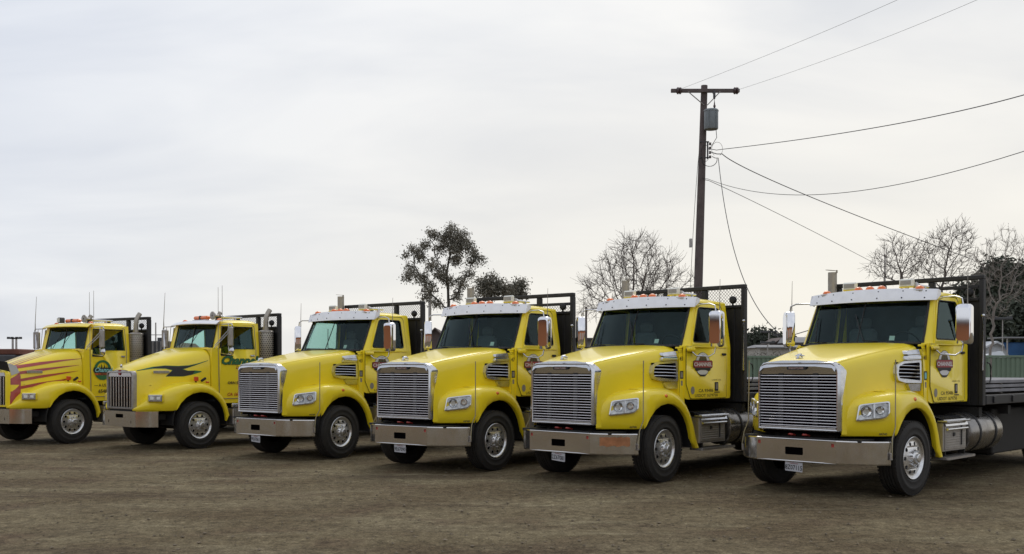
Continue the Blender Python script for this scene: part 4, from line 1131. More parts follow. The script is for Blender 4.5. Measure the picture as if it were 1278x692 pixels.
    def cab():
        b = MB()
        low = [(-.43, 2.23), (-.43, 1.20), (-.60, .985), (-1.72, .985), (-1.74, 2.23)]
        up = [(-.62, 2.23), (-1.74, 2.23), (-1.73, 2.84), (-.76, 2.84)]
        for s in (1, -1):
            notch = [(-.66, 2.23), (-.66, 2.08), (-.95, 2.08), (-1.04, 2.23)]
            b.plate([(-.43, 2.23), (-.43, 1.20), (-.60, .985), (-1.72, .985), (-1.74, 2.23), (-1.04, 2.23), (-.95, 2.08), (-.66, 2.08), (-.66, 2.23)], [], lambda a, c, d_: (a, s * (.985 - d_), c), .03, 'yellow_paint')
            b.plate([(-.62, 2.23), (-.66, 2.23), (-.715, 2.745), (-1.56, 2.745), (-1.60, 2.23), (-1.74, 2.23), (-1.73, 2.84), (-.76, 2.84)], [], lambda a, c, d_: (a, s * (yu(c) - d_), c), .03, 'yellow_paint')
            b.plate([(-.64, 2.23), (-.66, 2.23), (-.715, 2.745), (-1.56, 2.745), (-1.60, 2.23), (-1.72, 2.23), (-1.71, 2.80), (-.77, 2.80)], [], lambda a, c, d_: (a, s * (yu(c) - .033 - d_), c), .008, 'interior')
            b.plate([(-.50, 2.20), (-.50, 1.25), (-.62, 1.0), (-1.70, 1.0), (-1.72, 2.22), (-1.04, 2.22), (-.95, 2.07), (-.66, 2.07), (-.66, 2.20)], [], lambda a, c, d_: (a, s * (.952 - d_), c), .008, 'interior')
            rows = []
            for k in range(6):
                f = k / 5; z = lerp(2.24, 2.80, f); wx, wy = lerp(-.60, -.735, f), lerp(.77, .75, f); sx_ = lerp(-.62, -.75, f)
                rows.append([(wx - .01, s * (wy - .02), z), (wx + .005, s * wy, z), (lerp(wx, sx_, .4) + .01, s * lerp(wy, yu(z), .55), z), (sx_ + .01, s * (yu(z) - .025), z), (sx_ - .03, s * yu(z), z)])
            b.grid(rows, 'yellow_paint'); b.grid([[(x_ - .025, y_ * .962, z_) for x_, y_, z_ in r_[1:]] for r_ in rows], 'interior'); b.box((-1.24, s * .84, 2.76), (.92, .18, .03), 'interior')
            b.grid([[(-.43, s * .93, 1.2), (-.43, s * .985, 1.2)], [(-.43, s * .92, 2.1), (-.43, s * .985, 2.1)], [(-.50, s * .86, 2.25), (-.50, s * .975, 2.22)], [(-.62, s * .78, 2.26), (-.62, s * .985, 2.24)]], 'yellow_paint')
        b.plate([(-.983, 1.2), (.983, 1.2), (.983, 2.225), (.8, 2.262), (0, 2.27), (-.8, 2.262), (-.983, 2.225)], [], lambda a, c, d_: (-.436 - d_, a, c), .02, 'yellow_paint')
        b.grid([[(-.40, y, 2.265 - .06 * abs(y)) for y in (-.93, -.6, 0, .6, .93)], [(-.60, y, 2.275 - .02 * abs(y)) for y in (-.93, -.6, 0, .6, .93)]], 'yellow_paint')
        rows = []
        for x, z, wd in ((-.70, 2.805, .86), (-.715, 2.83, .90), (-.78, 2.87, .92), (-.95, 2.905, .935), (-1.25, 2.93, .945), (-1.55, 2.935, .945), (-1.68, 2.915, .94), (-1.735, 2.86, .93), (-1.745, 2.81, .93)):
            h = z - 2.80; hf = [(0, z), (.5 * wd, z - .03 * h), (.8 * wd, z - .15 * h), (.92 * wd, z - .38 * h), (.985 * wd, z - .68 * h), (wd + .004, 2.80)]
            rows.append([(x, y, z_) for y, z_ in reversed(hf)] + [(x, -y, z_) for y, z_ in hf[1:]])
        b.grid(rows, 'yellow_paint')
        b.plate([(-.98, .985), (.98, .985), (.98, 2.2), (.93, 2.84), (-.93, 2.84), (-.98, 2.2)], [rr(-.55, 2.30, .55, 2.68, .06)], lambda a, c, d_: (-1.745 + d_, a, c), .03, 'yellow_paint')
        return b
    cb = part('cab', 'cabB', cab, t, ang=40)
    def wsp(u, v_, off=0): return (lerp(-.60, -.735, v_) + .05 * (1 - abs(u)) + off, lerp(.77, .75, v_) * u, lerp(2.255, 2.80, v_) + off * .3)
    part('windshield', 'wsB', lambda: MB().grid([[wsp(-1 + 2 * i / 8, j / 3) for i in range(9)] for j in range(4)], 'windshield_glass'), cb)
    def wsg():
        b = MB(); loop = [wsp(-1 + i / 4, 0.0, .003) for i in range(9)] + [wsp(1, .5, .003)] + [wsp(1 - i / 4, 1, .003) for i in range(9)] + [wsp(-1, .5, .003), wsp(-1, 0, .003)]
        b.tube(loop, .017, 'black_plastic', 6, cap=False); b.tube([wsp(0, 0, .004), wsp(0, 1, .004)], .013, 'black_plastic', 6)
        for u0, u1 in ((-.25, -.62), (.25, -.12)):
            b.tube([wsp(u0 - .3, 0, .03), wsp(u1 + .4, .75, .02)], .007, 'black_plastic', 5)
        return b
    part('windshield_seal', 'wsgB', wsg, cb)
    wo_ = [(-.66, 2.08), (-.95, 2.08), (-1.04, 2.23), (-1.60, 2.23), (-1.56, 2.745), (-.715, 2.745)]
    def ys(z): return .985 if z < 2.2 else yu(z)
    def door():
        b = MB()
        dz = roundpoly([(-.63, 2.235), (-.63, 1.10), (-1.62, 1.10), (-1.63, 2.235), (-1.04, 2.235), (-.95, 2.085), (-.665, 2.085), (-.665, 2.235)], [0, .08, .08, 0, 0, 0, 0, 0], 5)
        b.plate(dz, [], lambda a, c, d_: (a, .997 - d_, c), .01, 'yellow_paint'); return b
    for s in (1, -1):
        dr = part('door', 'doorB' + str(s), door if s > 0 else (lambda: mir(door())), t)
        f = lambda: MB().plate(wo_, [], lambda a, c, d_: (a, ys(c) - .015 - d_, c), .005, 'side_glass')
        part('door_window', 'dwB' + str(s), f if s > 0 else (lambda: mir(f())), dr)
        f2 = lambda: MB().tube([(a, ys(c) + .006, c) for a, c in wo_ + [wo_[0]]], .013, 'black_plastic', 5, cap=False).tube([(-.88, yu(2.3) + .002, 2.2), (-.90, yu(2.7) + .002, 2.74)], .012, 'black_plastic', 5) \
            .tube([(a, (.999 if c < 2.2 else yu(c) + .003), c) for a, c in roundpoly([(-.63, 2.79), (-.60, 2.2), (-.62, 1.09), (-1.63, 1.09), (-1.645, 2.2), (-1.62, 2.79)], [.05, 0, .09, .09, 0, .06], 5)], .007, 'print_grey', 4)
        part('door_seal', 'dsB' + str(s), f2 if s > 0 else (lambda: mir(f2())), dr)
        f3 = lambda: MB().box((-1.53, 1.012, 2.08), (.12, .03, .04), 'satin_steel', bev=.01)
        part('door_handle', 'dhB' + str(s), f3 if s > 0 else (lambda: mir(f3())), dr)
    def inter():
        b = MB(); b.box((-.75, 0, 2.10), (.30, 1.6, .20), 'interior', bev=.05); b.box((-1.1, 0, 1.05), (1.2, 1.85, .04), 'interior')
        for s in (1, -1): b.box((-1.1, s * .94, 1.55), (1.1, .02, .95), 'interior')
        for s in (.45, -.45):
            b.box((-1.3, s, 1.75), (.45, .48, .14), 'seat_cloth', bev=.05); b.box((-1.52, s, 2.08), (.13, .46, .56), 'seat_cloth', bev=.06); b.box((-1.54, s, 2.43), (.09, .24, .15), 'seat_cloth', bev=.04)
        b.box((-1.70, 0, 1.55), (.02, 1.8, 1.2), 'interior'); b.box((-1.24, 0, 2.775), (.92, 1.66, .015), 'seat_cloth')
        for s in (1, -1): b.box((-1.66, s * .78, 2.45), (.06, .30, .60), 'interior')
        b.tube([(-.97 + .10 * math.sin(a), .45 + .21 * math.cos(a), 2.22 + .18 * math.sin(a)) for a in [2 * PI * k / 20 for k in range(21)]], .013, 'black_plastic', 6, cap=False); return b
    part('interior', 'intB', inter, cb)
    vm = 'yellow_paint' if flames else 'visor_steel'
    def vis():
        b = MB(); rows = []
        for i in range(13):
            u = -1 + i / 6; q = 1 - u * u
            rows.append([(-.82 + .08 * q, u * .88, 2.875 + .03 * q), (-.70 + .12 * q, u * .90, 2.865 + .03 * q), (-.60 + .14 * q, u * .91, 2.80 + .02 * q), (-.605 + .14 * q, u * .91, 2.785 + .02 * q), (-.73 + .12 * q, u * .90, 2.83 + .02 * q)])
        b.grid(rows, vm); return b
    part('sun_visor', 'visB' + sfx, vis, t, ang=40)
    for y in (-.68, .68): part('roof_marker', 'mkA', lambda: None, t, loc=(-.85, y, 2.90), scale=(.8, .8, .8))
    def beacon():
        b = MB(); b.box((0, 0, .015), (.16, .56, .03), 'satin_steel', bev=.008); b.box((0, 0, .075), (.13, .54, .09), 'amber', bev=.03); b.box((0, 0, .075), (.14, .06, .10), 'black_plastic', bev=.01); return b
    part('beacon_bar', 'bcnB', beacon, t, loc=(-.95, -.15, 2.905))
    part('roof_speaker', 'rspB', lambda: MB().lathe([(.03, -.02), (.035, .05), (.10, .12), (.10, .14), (.02, .145)], (0, 0, 0), 'x', 'dull_aluminium', 14).box((0, 0, -.07), (.05, .05, .08), 'black_plastic'), t, loc=(-1.05, .32, 3.02))
    part('roof_horn', 'hornB', lambda: MB().tube([(-1.65, .45, 2.99), (-1.15, .45, 2.99)], [.018, .028], 'satin_steel', 8).tube([(-1.15, .45, 2.99), (-1.03, .45, 2.99)], [.028, .055], 'satin_steel', 10).box((-1.45, .45, 2.95), (.04, .04, .07), 'satin_steel'), t)
    if flames: part('roof_camera', None, lambda: MB().box((-.86, -.52, 3.0), (.14, .14, .14), 'dark_metal', bev=.02).box((-.78, -.52, 3.0), (.01, .10, .10), 'print_white'), t)
    # mirrors, near and far
    for s in (1, -1):
        m_ = part('mirror', 'mirB', lambda: MB().box((.02, 0, .22), (.06, .20, .44), 'dull_aluminium', bev=.02), t, loc=(-.70, s * (1.34 if s > 0 else 1.28), 2.28), rot=(0, 0, R(-10) * s))
        part('mirror_glass', 'mgB', lambda: MB().box((-.013, 0, .22), (.004, .17, .41), 'reflector'), m_)
        part('spot_mirror', 'smB', lambda: MB().lathe([(.001, .05), (.05, .04), (.09, .0), (.092, -.02)], (0, 0, -.10), 'x', 'chrome', 16), m_)
        ff = lambda: MB().tube([(-.72, .94, 2.79), (-.70, 1.35, 2.79), (-.70, 1.38, 2.76), (-.70, 1.38, 2.12), (-.70, 1.35, 2.09), (-.66, .98, 2.13)], .013, 'satin_steel', 7).tube([(-.70, 1.24, 2.79), (-.70, 1.24, 2.10)], .009, 'satin_steel', 6).tube([(-.70, 1.36, 2.74), (-.50, 1.0, 2.3)], .009, 'satin_steel', 6).tube([(-.70, 1.36, 2.66), (-.48, 1.0, 2.24)], .009, 'satin_steel', 6)
        part('mirror_arm', 'maB' + str(s), ff if s > 0 else (lambda: mir(ff())), t)
    rod(t, 'antB1', [(-.70, -1.36, 2.74), (-.70, -1.36, 2.95), (-.70, -1.30, 3.62)], [.014, .008, .004], 'print_grey')
    rod(t, 'antB2', [(-.70, 1.0, 2.85), (-.70, 1.0, 3.68)], [.007, .004], 'print_grey')
    rod(t, 'antB3', [(-1.1, .28, 3.08), (-1.1, .28, 3.70)], [.006, .004], 'print_grey')
    # mufflers with guards and curved stacks
    def muff():
        b = MB(); b.lathe([(.10, 1.1), (.10, 1.95), (.175, 1.97), (.185, 2.0), (.185, 2.64), (.17, 2.67), (.12, 2.69), (.075, 2.70), (.075, 2.76)], (-1.94, .98, 0), 'z', 'exhaust_steel', 24)
        b.tube([(-1.94, .98, 2.74), (-1.94, .98, 2.88), (-1.955, .98, 3.0), (-2.0, .98, 3.10), (-2.06, .98, 3.18)], .058, 'exhaust_steel', 14, cap=False)
        b.tube([(-2.06, .98, 3.18), (-2.0, .98, 3.10)], .052, 'hole_black', 12); return b
    def guard():
        b = MB()
        for k in range(10):
            for j in range(13):
                a = R(-75 + 150 * (k + .5 * (j % 2)) / 9.5)
                p = (-1.94 + .194 * math.sin(a), .98 + .194 * math.cos(a), 2.04 + j * .047)
                b.sphere(p, .0125, 'hole_black', 4)
        b.lathe([(.193, 1.99), (.196, 2.0), (.196, 2.02), (.188, 2.03)], (-1.94, .98, 0), 'z', 'dull_aluminium', 24); b.lathe([(.188, 2.63), (.196, 2.64), (.196, 2.66), (.18, 2.67)], (-1.94, .98, 0), 'z', 'dull_aluminium', 24); return b
    ms_ = both('muffler', 'muffB', muff, t, ang=40)
    part('muffler_guard', 'mgdB', guard, ms_[0])
    headboard(t, -2.16, 1.24, 3.10, 2.74, True, lamps=True)
    deck(t, -2.24, -8.4, 1.30)
    both('cab_step', 'stB', lambda: MB().box((-1.35, .93, .66), (.95, .46, .40), 'dull_aluminium', bev=.02).box((-1.35, 1.14, .93), (1.0, .06, .10), 'chrome', bev=.02).box((-1.35, 1.13, .50), (.98, .22, .03), 'dull_aluminium', bev=.008).box((-1.35, 1.168, .70), (.85, .01, .30), 'dull_aluminium', bev=.003), t)
    both('fuel_tank', 'tankB', lambda: MB().lathe([(.001, -1.95), (.25, -1.95), (.30, -1.99), (.305, -3.2), (.25, -3.24), (.001, -3.25)], (0, .90, .74), 'x', 'shaded_tank_steel', 30), t)
    def mp2(x0, z0): return lambda a, c, d_=0: (x0 - a, .999 + d_, z0 + c)
    if flames:
        part('door_emblem', None, lambda: emblem('round', mp2(-.95, 1.74)), t)
        def L():
            b = MB(); text('A US DOT 16', .085, lambda a, c: (-1.02 - a, .989, 1.045 + c + .0), 'print_brown', b, sx=1.3, bold=.002) if False else None
            text('\u2014 A US DOT 16', .10, lambda a, c: (-1.06 - a, 1.0, 1.335 + c), 'print_brown', b, sx=.98, bold=.002)
            text('65486', .12, lambda a, c: (-.98 - a, 1.0, 1.18 + c), 'print_brown', b, sx=1.05, bold=.004); return b
    else:
        part('door_emblem', None, lambda: emblem('script', mp2(-1.15, 1.90)), t)
        def L():
            b = MB(); text('ORN E1 65486', .085, lambda a, c: (-1.15 - a, 1.0, 1.42 + c), 'print_brown', b, sx=1.15, bold=.003)
            text('CA 16486', .10, lambda a, c: (-1.05 - a, 1.0, 1.15 + c), 'print_orange', b, shear=.3, sx=1.1, bold=.003); return b
    part('lettering', None, L, t)
    return t
# ------------------------------------------------------------------ the row of trucks
GA = 'yellow flatbed trucks with square barred grilles parked in the row'
GB = 'yellow flatbed trucks with sloping hoods at the left of the row'
random.seed(4)
square_grille_truck('yellow flatbed truck at the right end of the row, blue sticker on its cowl', 4.826, 14.921, -2.376, '40', ('SC7735', 'CA 95486', 'USDOT 1679750'), '8Z07115', False, GA, sticker='print_cyan')
square_grille_truck('yellow flatbed truck with an orange patch on its bumper end, nearest the utility pole', 1.541, 16.553, -2.332, '43', ('SC7735', 'CA 93486', 'USDOT 1679750'), '2Z67081', True, GA, wing_patch=True)
square_grille_truck('yellow flatbed truck with eucalyptus tree rising behind its cab, number 47 on its cowl', -1.216, 18.256, -2.23, '47', ('SC7735', 'CA 95486', 'USDOT 1679750'), '9E67090', 'half', GA)
square_grille_truck('yellow truck with square barred grille farthest left, next to the truck with the black swoosh', -4.333, 20.677, -2.235, '43', ('SC7721', 'CA 95486', 'USDOT 1679750'), '9E67061', True, GA)
sloping_truck('yellow truck with sloping hood, black and green swoosh stripe and green script on its door', -7.868, 23.022, -2.241, GB)
sloping_truck('yellow truck with red flame stripes on its sloping hood and a round green door emblem', -11.458, 24.427, -2.118, GB, flames=True)
# ------------------------------------------------------------------ ground
def ground():
    b = MB()
    # fine central patch, coarser skirt reaching the horizon, one sheet
    xsn = [-3000, -800, -250, -90, -40] + [-24 + .24 * k for k in range(151)] + [20, 40, 90, 250, 800, 3000]
    ysn = [-600, -100, -30, -5] + [3 + .22 * k for k in range(130)] + [36, 45, 60, 90, 150, 300, 800, 3500]
    rows = []
    for y in ysn:
        row = []
        for x in xsn:
            z = 0
            if -24 <= x <= 12.1 and 3 <= y <= 31.5:
                z = .016 * noise.noise(Vector((x * .7, y * .7, 0))) + .010 * noise.noise(Vector((x * 2.3, y * 2.3, 5))) + .006 * noise.noise(Vector((x * 6, y * 6, 9))) + .018 * noise.noise(Vector((x * .25, y * 2.2, 3))) - .010
            row.append((x, y, z))
        rows.append(row)
    b.grid(rows, 'dirt')
    return b
g = part('ground', None, ground, None, ang=180, kind='structure')
def stones():
    rnd = random.Random(8); b = MB()
    for k in range(8000):
        y = 4.2 + 22 * rnd.random() ** 1.5; x = rnd.uniform(-.62, .62) * y
        r = rnd.choice((.005, .006, .008, .008, .010, .013, .020)) * rnd.uniform(.7, 1.3)
        vs = []
        for dx, dy, dz in ((1, 0, 0), (-.2, 1, 0), (-1, -.1, 0), (.1, -1, 0), (0, 0, .7), (.0, .1, -.5)):
            vs.append((x + dx * r * rnd.uniform(.7, 1.4), y + dy * r * rnd.uniform(.7, 1.4), dz * r * rnd.uniform(.6, 1.2) + .002))
        b.add(vs, [(0, 1, 4), (1, 2, 4), (2, 3, 4), (3, 0, 4), (1, 0, 5), (2, 1, 5), (3, 2, 5), (0, 3, 5)], 'stone')
    return b
st_ob = part('gravel', None, stones, None, ang=20, kind='stuff'); st_ob['label'] = 'small stones and clods scattered over the bare dirt yard'; st_ob['category'] = 'gravel'
# ------------------------------------------------------------------ placing by picture ray and distance
F_ = 1251.0
def W(u, v_, dist): return Vector(((u - 640) / F_ * dist, dist, 1.779 + (460.2 - v_) / F_ * dist))
# ------------------------------------------------------------------ utility pole
PD = 37.0
pt = W(878.5, 108, PD); pb = W(866.5, 508, PD)
pole = thing('utility_pole', 'tall dark wooden utility pole with crossarm behind the trucks', 'utility pole', (pb.x, PD, 0))
top = Vector((pt.x - pb.x, 0, pt.z))
def ptt(z): return Vector((top.x * z / top.z, 0, z))
part('pole_shaft', None, lambda: MB().tube([ptt(z) for z in (0, 2.5, 5, 7.5, 10, top.z)], [.185, .17, .16, .145, .13, .118], 'pole_wood', 14), pole)
az = 1.779 + (460.2 - 116) / F_ * PD
xl = (836 - 640) / F_ * PD - pb.x; xr = (921 - 640) / F_ * PD - pb.x
part('crossarm', None, lambda: MB().box(((xl + xr) / 2, -.17, az), (xr - xl, .11, .13), 'pole_wood', bev=.01), pole)
for u in (846, 916.5):
    xx = (u - 640) / F_ * PD - pb.x
    part('insulator', 'insul', lambda: MB().lathe([(.001, -.11), (.08, -.10), (.13, -.06), (.13, -.02), (.09, 0), (.13, .02), (.13, .06), (.08, .10), (.001, .11)], (0, 0, 0), 'x', 'insulator', 14), pole, loc=(xx, -.18, az))
part('arm_brace', None, lambda: MB().tube([(xl + .62, -.235, az - .05), (top.x * .95 - .02, -.15, az - .52)], .018, 'dull_aluminium', 6).tube([(xr - .72, -.235, az - .05), (top.x * .95 + .10, -.15, az - .52)], .018, 'dull_aluminium', 6), pole)
tz0 = 1.779 + (460.2 - 165.5) / F_ * PD; tz1 = 1.779 + (460.2 - 142.5) / F_ * PD; tx = (884.5 - 640) / F_ * PD - pb.x
def trf():
    b = MB(); b.lathe([(.001, tz0), (.24, tz0), (.255, tz0 + .03), (.255, tz1 - .04), (.27, tz1 - .03), (.27, tz1), (.24, tz1 + .04), (.001, tz1 + .07)], (tx, -.38, 0), 'z', 'transformer_grey', 24)
    for a in (-.16, .16): b.box((tx + a, -.63, (tz0 + tz1) / 2), (.02, .03, .6), 'transformer_grey')
    b.box((tx - .05, -.14, tz0 + .5), (.12, .16, .1), 'dark_metal'); return b
part('transformer', None, trf, pole)
part('bushing', None, lambda: MB().lathe([(.03, tz1), (.05, tz1 + .08), (.03, tz1 + .1), (.05, tz1 + .18), (.03, tz1 + .2), (.012, tz1 + .34)], (tx + .12, -.38, 0), 'z', 'insulator', 10).tube([(tx + .12, -.38, tz1 + .3), (tx + .12, -.3, tz1 + .6), (tx + .05, -.2, az - .05)], .01, 'cable', 5)
     .lathe([(.03, tz1 + .45), (.045, tz1 + .5), (.045, tz1 + .72), (.03, tz1 + .75)], (tx + .13, -.3, 0), 'z', 'dark_metal', 10), pole)
rz0 = 1.779 + (460.2 - 200) / F_ * PD; rz1 = 1.779 + (460.2 - 178) / F_ * PD
def rack():
    b = MB(); x0 = .20; x1 = .46
    for z in (rz0 + .05, rz1 - .02): b.box(((x0 + x1) / 2, -.1, z), (x1 - x0 + .1, .05, .04), 'dark_metal')
    b.box((x1, -.1, (rz0 + rz1) / 2), (.05, .05, rz1 - rz0), 'dark_metal')
    for k in range(4): b.lathe([(.03, -.05), (.055, -.03), (.03, 0), (.055, .03), (.03, .05)], (x1 + .09, -.1, rz0 + .08 + k * .16), 'z', 'insulator', 10)
    b.tube([(tx + .15, -.5, tz0 + .02), (tx + .2, -.4, tz0 - .3), (x1 + .12, -.12, rz1 - .2)], .012, 'cable', 5)
    def loop(cx, cz, rx_, rz_, a0, a1): return [(cx + rx_ * math.cos(R(a)), -.15, cz + rz_ * math.sin(R(a))) for a in range(a0, a1 + 1, 15)]
    b.tube(loop(.80, rz0 + .35, .20, .26, -60, 240), .007, 'print_grey', 4, cap=False)
    b.tube(loop(.52, rz0 - .02, .28, .26, -200, 10), .012, 'cable', 4, cap=False)
    b.tube(loop(.36, rz0 + .2, .16, .30, 20, 330), .008, 'cable', 4, cap=False)
    return b
part('cable_rack', None, rack, pole)
part('ground_rod_cover', None, lambda: MB().box((-.15, -.05, 6.4), (.10, .10, .32), 'dull_aluminium', bev=.01), pole)
WG = 'overhead wires strung from the utility pole'
def wire(pts, r, label, name='overhead_wire', sag=0.0, n=26):
    out = []
    for (a, b_) in zip(pts, pts[1:]):
        for k in range(n):
            f = k / n; p = a.lerp(b_, f); p = p + Vector((0, 0, -sag * 4 * f * (1 - f))); out.append(p)
    out.append(pts[-1])
    o = part(name, None, lambda: MB().tube(out, r, 'cable', 5), None); tag(o, label, 'wire', WG)
    return o
def quad3(p0, pm, p1, n=30):
    """smooth curve through three picture rays"""
    out = []
    for k in range(n + 1):
        t = k / n
        out.append(p0 * ((1 - t) * (1 - 2 * t)) + pm * (4 * t * (1 - t)) + p1 * (t * (2 * t - 1)))
    return out
def wire3(p0, pm, p1, r, label):
    o = part('overhead_wire', None, lambda: MB().tube(quad3(p0, pm, p1), r, 'cable', 5), None); tag(o, label, 'wire', WG)
def wire_from(start, p0, pm, p1, r, label):
    o = part('overhead_wire', None, lambda: MB().tube([start, start.lerp(p0, .5) + Vector((0, 0, -.03))] + quad3(p0, pm, p1), r, 'cable', 5), None); tag(o, label, 'wire', WG)
RK = W(887.5, 187, 36.85)
wire_from(RK, W(900, 187.3, 36.7), W(1110, 157, 27), W(1330, 103, 20), .012, 'thick overhead wire rising from the pole rack to the right edge, the upper of two')
wire_from(W(873, 221, 36.9), W(883, 224, 36.8), W(1030, 243, 29), W(1330, 172, 20), .009, 'thin sagging wire from mid pole that dips and rises to the right edge')
wire_from(W(887.5, 191, 36.85), W(901, 193, 36.9), W(1010, 246, 42), W(1215, 325, 52), .017, 'overhead wire running down from the pole rack to the bare trees at right')
wire_from(W(873, 222, 36.9), W(884, 226, 36.9), W(980, 272, 42), W(1093, 330, 52), .011, 'thin wire running down from mid pole to behind the rightmost truck')
wire_from(W(888, 196, 36.85), W(896, 198, 36.8), W(921, 330, 33), W(972, 416, 28), .013, 'cable dropping steeply from the pole rack behind the second truck from the right')
wire3(W(972, 416, 28), W(985, 419.5, 27.5), W(1060, 395, 26), .012, 'slack cable hanging low between the two rightmost trucks')
wire3(W(847, 113, 36.8), W(984, 59, 30), W(1140, -8, 24), .0045, 'faint high wire from the left crossarm insulator up to the top of the view')
wire3(W(918, 114, 36.8), W(1060, 65, 30), W(1235, -6, 24), .0045, 'faint high wire from the right crossarm insulator up to the top of the view')
wire3(W(872, 190, 37.1), W(866, 270, 37.3), W(861, 372, 37.5), .009, 'thin guy wire hanging just left of the utility pole')
# ------------------------------------------------------------------ trees
from mathutils import kdtree
def crown_tree(label, cat, tu, dist, clumps, n, seed, bark, name='bare_tree', group=None, step=.28, r_tip=.010, power=2.3, fork=.30, twigs=2, twl=.5, leaf=None, nleaf=0, leafsize=.18, spread=.9, balls=0.0, up=.10, wig=.12, flat=.6):
    """limbs grow towards points scattered through the crown; clumps = (u, v, radius) in picture units at this distance"""
    rnd = random.Random(seed); k_ = dist / F_
    base = W(tu, 460.2, dist); base.z = 0
    t = thing(name, label, cat, base, 0, group)
    tot = sum(c[2] ** 2 for c in clumps); att = []
    for (u, v_, r_) in clumps:
        c = W(u, v_, dist) - base; rr3 = r_ * k_
        for q in range(max(3, int(n * r_ * r_ / tot))):
            while True:
                p = Vector((rnd.uniform(-1, 1), rnd.uniform(-1, 1), rnd.uniform(-1, 1)))
                if p.length < 1: break
            att.append(Vector((c.x + p.x * rr3, c.y + p.y * rr3 * 1.3 + rnd.gauss(0, rr3 * flat), c.z + p.z * rr3)))
    targets = [a.copy() for a in att]
    zmax = max(a.z for a in att); zmin = min(a.z for a in att)
    nodes = [Vector((0, 0, 0))]; par = [-1]; zf = max(zmin * .55, zmax * fork)
    while nodes[-1].z < zf:
        nodes.append(nodes[-1] + Vector((rnd.gauss(0, .05), rnd.gauss(0, .05), 1)).normalized() * step); par.append(len(nodes) - 2)
    alive = att
    for it in range(90):
        kd = kdtree.KDTree(len(nodes))
        for i_, p in enumerate(nodes): kd.insert(p, i_)
        kd.balance(); pull = {}
        nxt = []
        for a in alive:
            co, idx, dd = kd.find(a)
            if dd < step * 1.15: continue
            nxt.append(a); pull.setdefault(idx, []).append((a - co).normalized())
        alive = nxt
        if not alive: break
        new = 0
        for idx, ds in pull.items():
            d_ = sum(ds, Vector()) / len(ds) + Vector((rnd.gauss(0, wig), rnd.gauss(0, wig), rnd.gauss(0, wig) + up))
            if d_.length < 1e-3: continue
            p = nodes[idx] + d_.normalized() * step
            nodes.append(p); par.append(idx); new += 1
        if not new: break
    m = len(nodes); wt = [0.0] * m; kids = [[] for _ in range(m)]
    for i_ in range(1, m): kids[par[i_]].append(i_)
    for i_ in range(m - 1, -1, -1):
        if not kids[i_]: wt[i_] = r_tip ** power
        if par[i_] >= 0: wt[par[i_]] += wt[i_]
    rad = [w_ ** (1 / power) for w_ in wt]
    thick = MB(); thin = MB(); tw = MB()
    done = set()
    def chain(start):
        stack = [start]
        while stack:
            a = stack.pop(); path = [par[a]] if par[a] >= 0 else []
            c = a
            while True:
                path.append(c)
                if not kids[c]: break
                ks = sorted(kids[c], key=lambda q: -wt[q])
                for q in ks[1:]: stack.append(q)
                c = ks[0]
            if len(path) < 2: continue
            rs = [rad[q] for q in path]
            if par[a] >= 0: rs[0] = min(rs[0], rs[1] * 1.25)
            big = rs[0] > .055
            (thick if big else thin).tube([nodes[q] for q in path], rs, bark, 7 if big else 3, cap=False)
    chain(0)
    tips = [i_ for i_ in range(m) if rad[i_] < r_tip * 2.2 and i_ > 3]
    for i_ in tips:
        for q in range(twigs):
            d0 = (nodes[i_] - nodes[par[i_]]).normalized()
            d1 = (d0 + Vector((rnd.gauss(0, .5), rnd.gauss(0, .5), rnd.gauss(.25, .45)))).normalized(); L = twl * rnd.uniform(.4, 1.3)
            p1 = nodes[i_] + d1 * L * .5; d2 = (d1 + Vector((rnd.gauss(0, .25), rnd.gauss(0, .25), rnd.gauss(.15, .25)))).normalized(); p2 = p1 + d2 * L * .5
            tw.tube([nodes[i_], p1, p2], [r_tip * .9, r_tip * .75, r_tip * .5], bark, 3, cap=False)
            if rnd.random() < balls: tw.box(p2, (.04, .04, .045), bark, bev=.02)
    part('trunk', None, lambda: thick, t, ang=80)
    part('limbs', None, lambda: thin, t, ang=80)
    if twigs: part('twigs', None, lambda: tw, t, ang=80, kind='stuff')
    if leaf:
        b = MB(); per = nleaf / len(targets)
        pool = targets
        for c in pool:
            for q in range(int(per * rnd.uniform(.2, 1.8))):
                p = c + Vector((rnd.gauss(0, 1), rnd.gauss(0, 1), rnd.gauss(-.1, .8))) * leafsize * spread * 1.6
                a = Vector((rnd.gauss(0, 1), rnd.gauss(0, 1), rnd.gauss(-.5, 1))).normalized(); w_ = a.cross(Vector((rnd.gauss(0, 1), rnd.gauss(0, 1), rnd.gauss(0, 1)))).normalized()
                l_ = leafsize * rnd.uniform(.6, 1.5); ww = l_ * rnd.uniform(.3, .55)
                b.add([p, p + a * l_ * .5 + w_ * ww * .5, p + a * l_, p + a * l_ * .5 - w_ * ww * .5], [(0, 1, 2, 3)], leaf)
        part('crown', None, lambda: b, t, ang=180)
    return t
crown_tree('wide bare winter tree with upright twigs standing left of the utility pole', 'tree', 794, 58, [(795, 335, 34), (770, 335, 25), (830, 342, 25), (745, 365, 24), (797, 312, 20), (782, 305, 14), (812, 308, 12), (850, 358, 16), (795, 375, 40), (735, 385, 16)], 900, 11, 'bark_grey', step=.30, r_tip=.011, fork=.22, twigs=3, twl=.75, up=.30, wig=.10)
BG = 'bare knobby trees behind the rightmost truck'
crown_tree('tallest bare knobby tree rising above the headboard of the rightmost truck', 'tree', 1179, 54, [(1188, 298, 20), (1202, 300, 14), (1182, 288, 12), (1170, 300, 12), (1163, 320, 18), (1185, 330, 22), (1206, 316, 9), (1150, 330, 14), (1166, 345, 16), (1190, 345, 16)], 560, 23, 'bark_grey', group=BG, step=.27, r_tip=.010, twigs=3, twl=.50, balls=.12, up=.16, wig=.22, fork=.45)
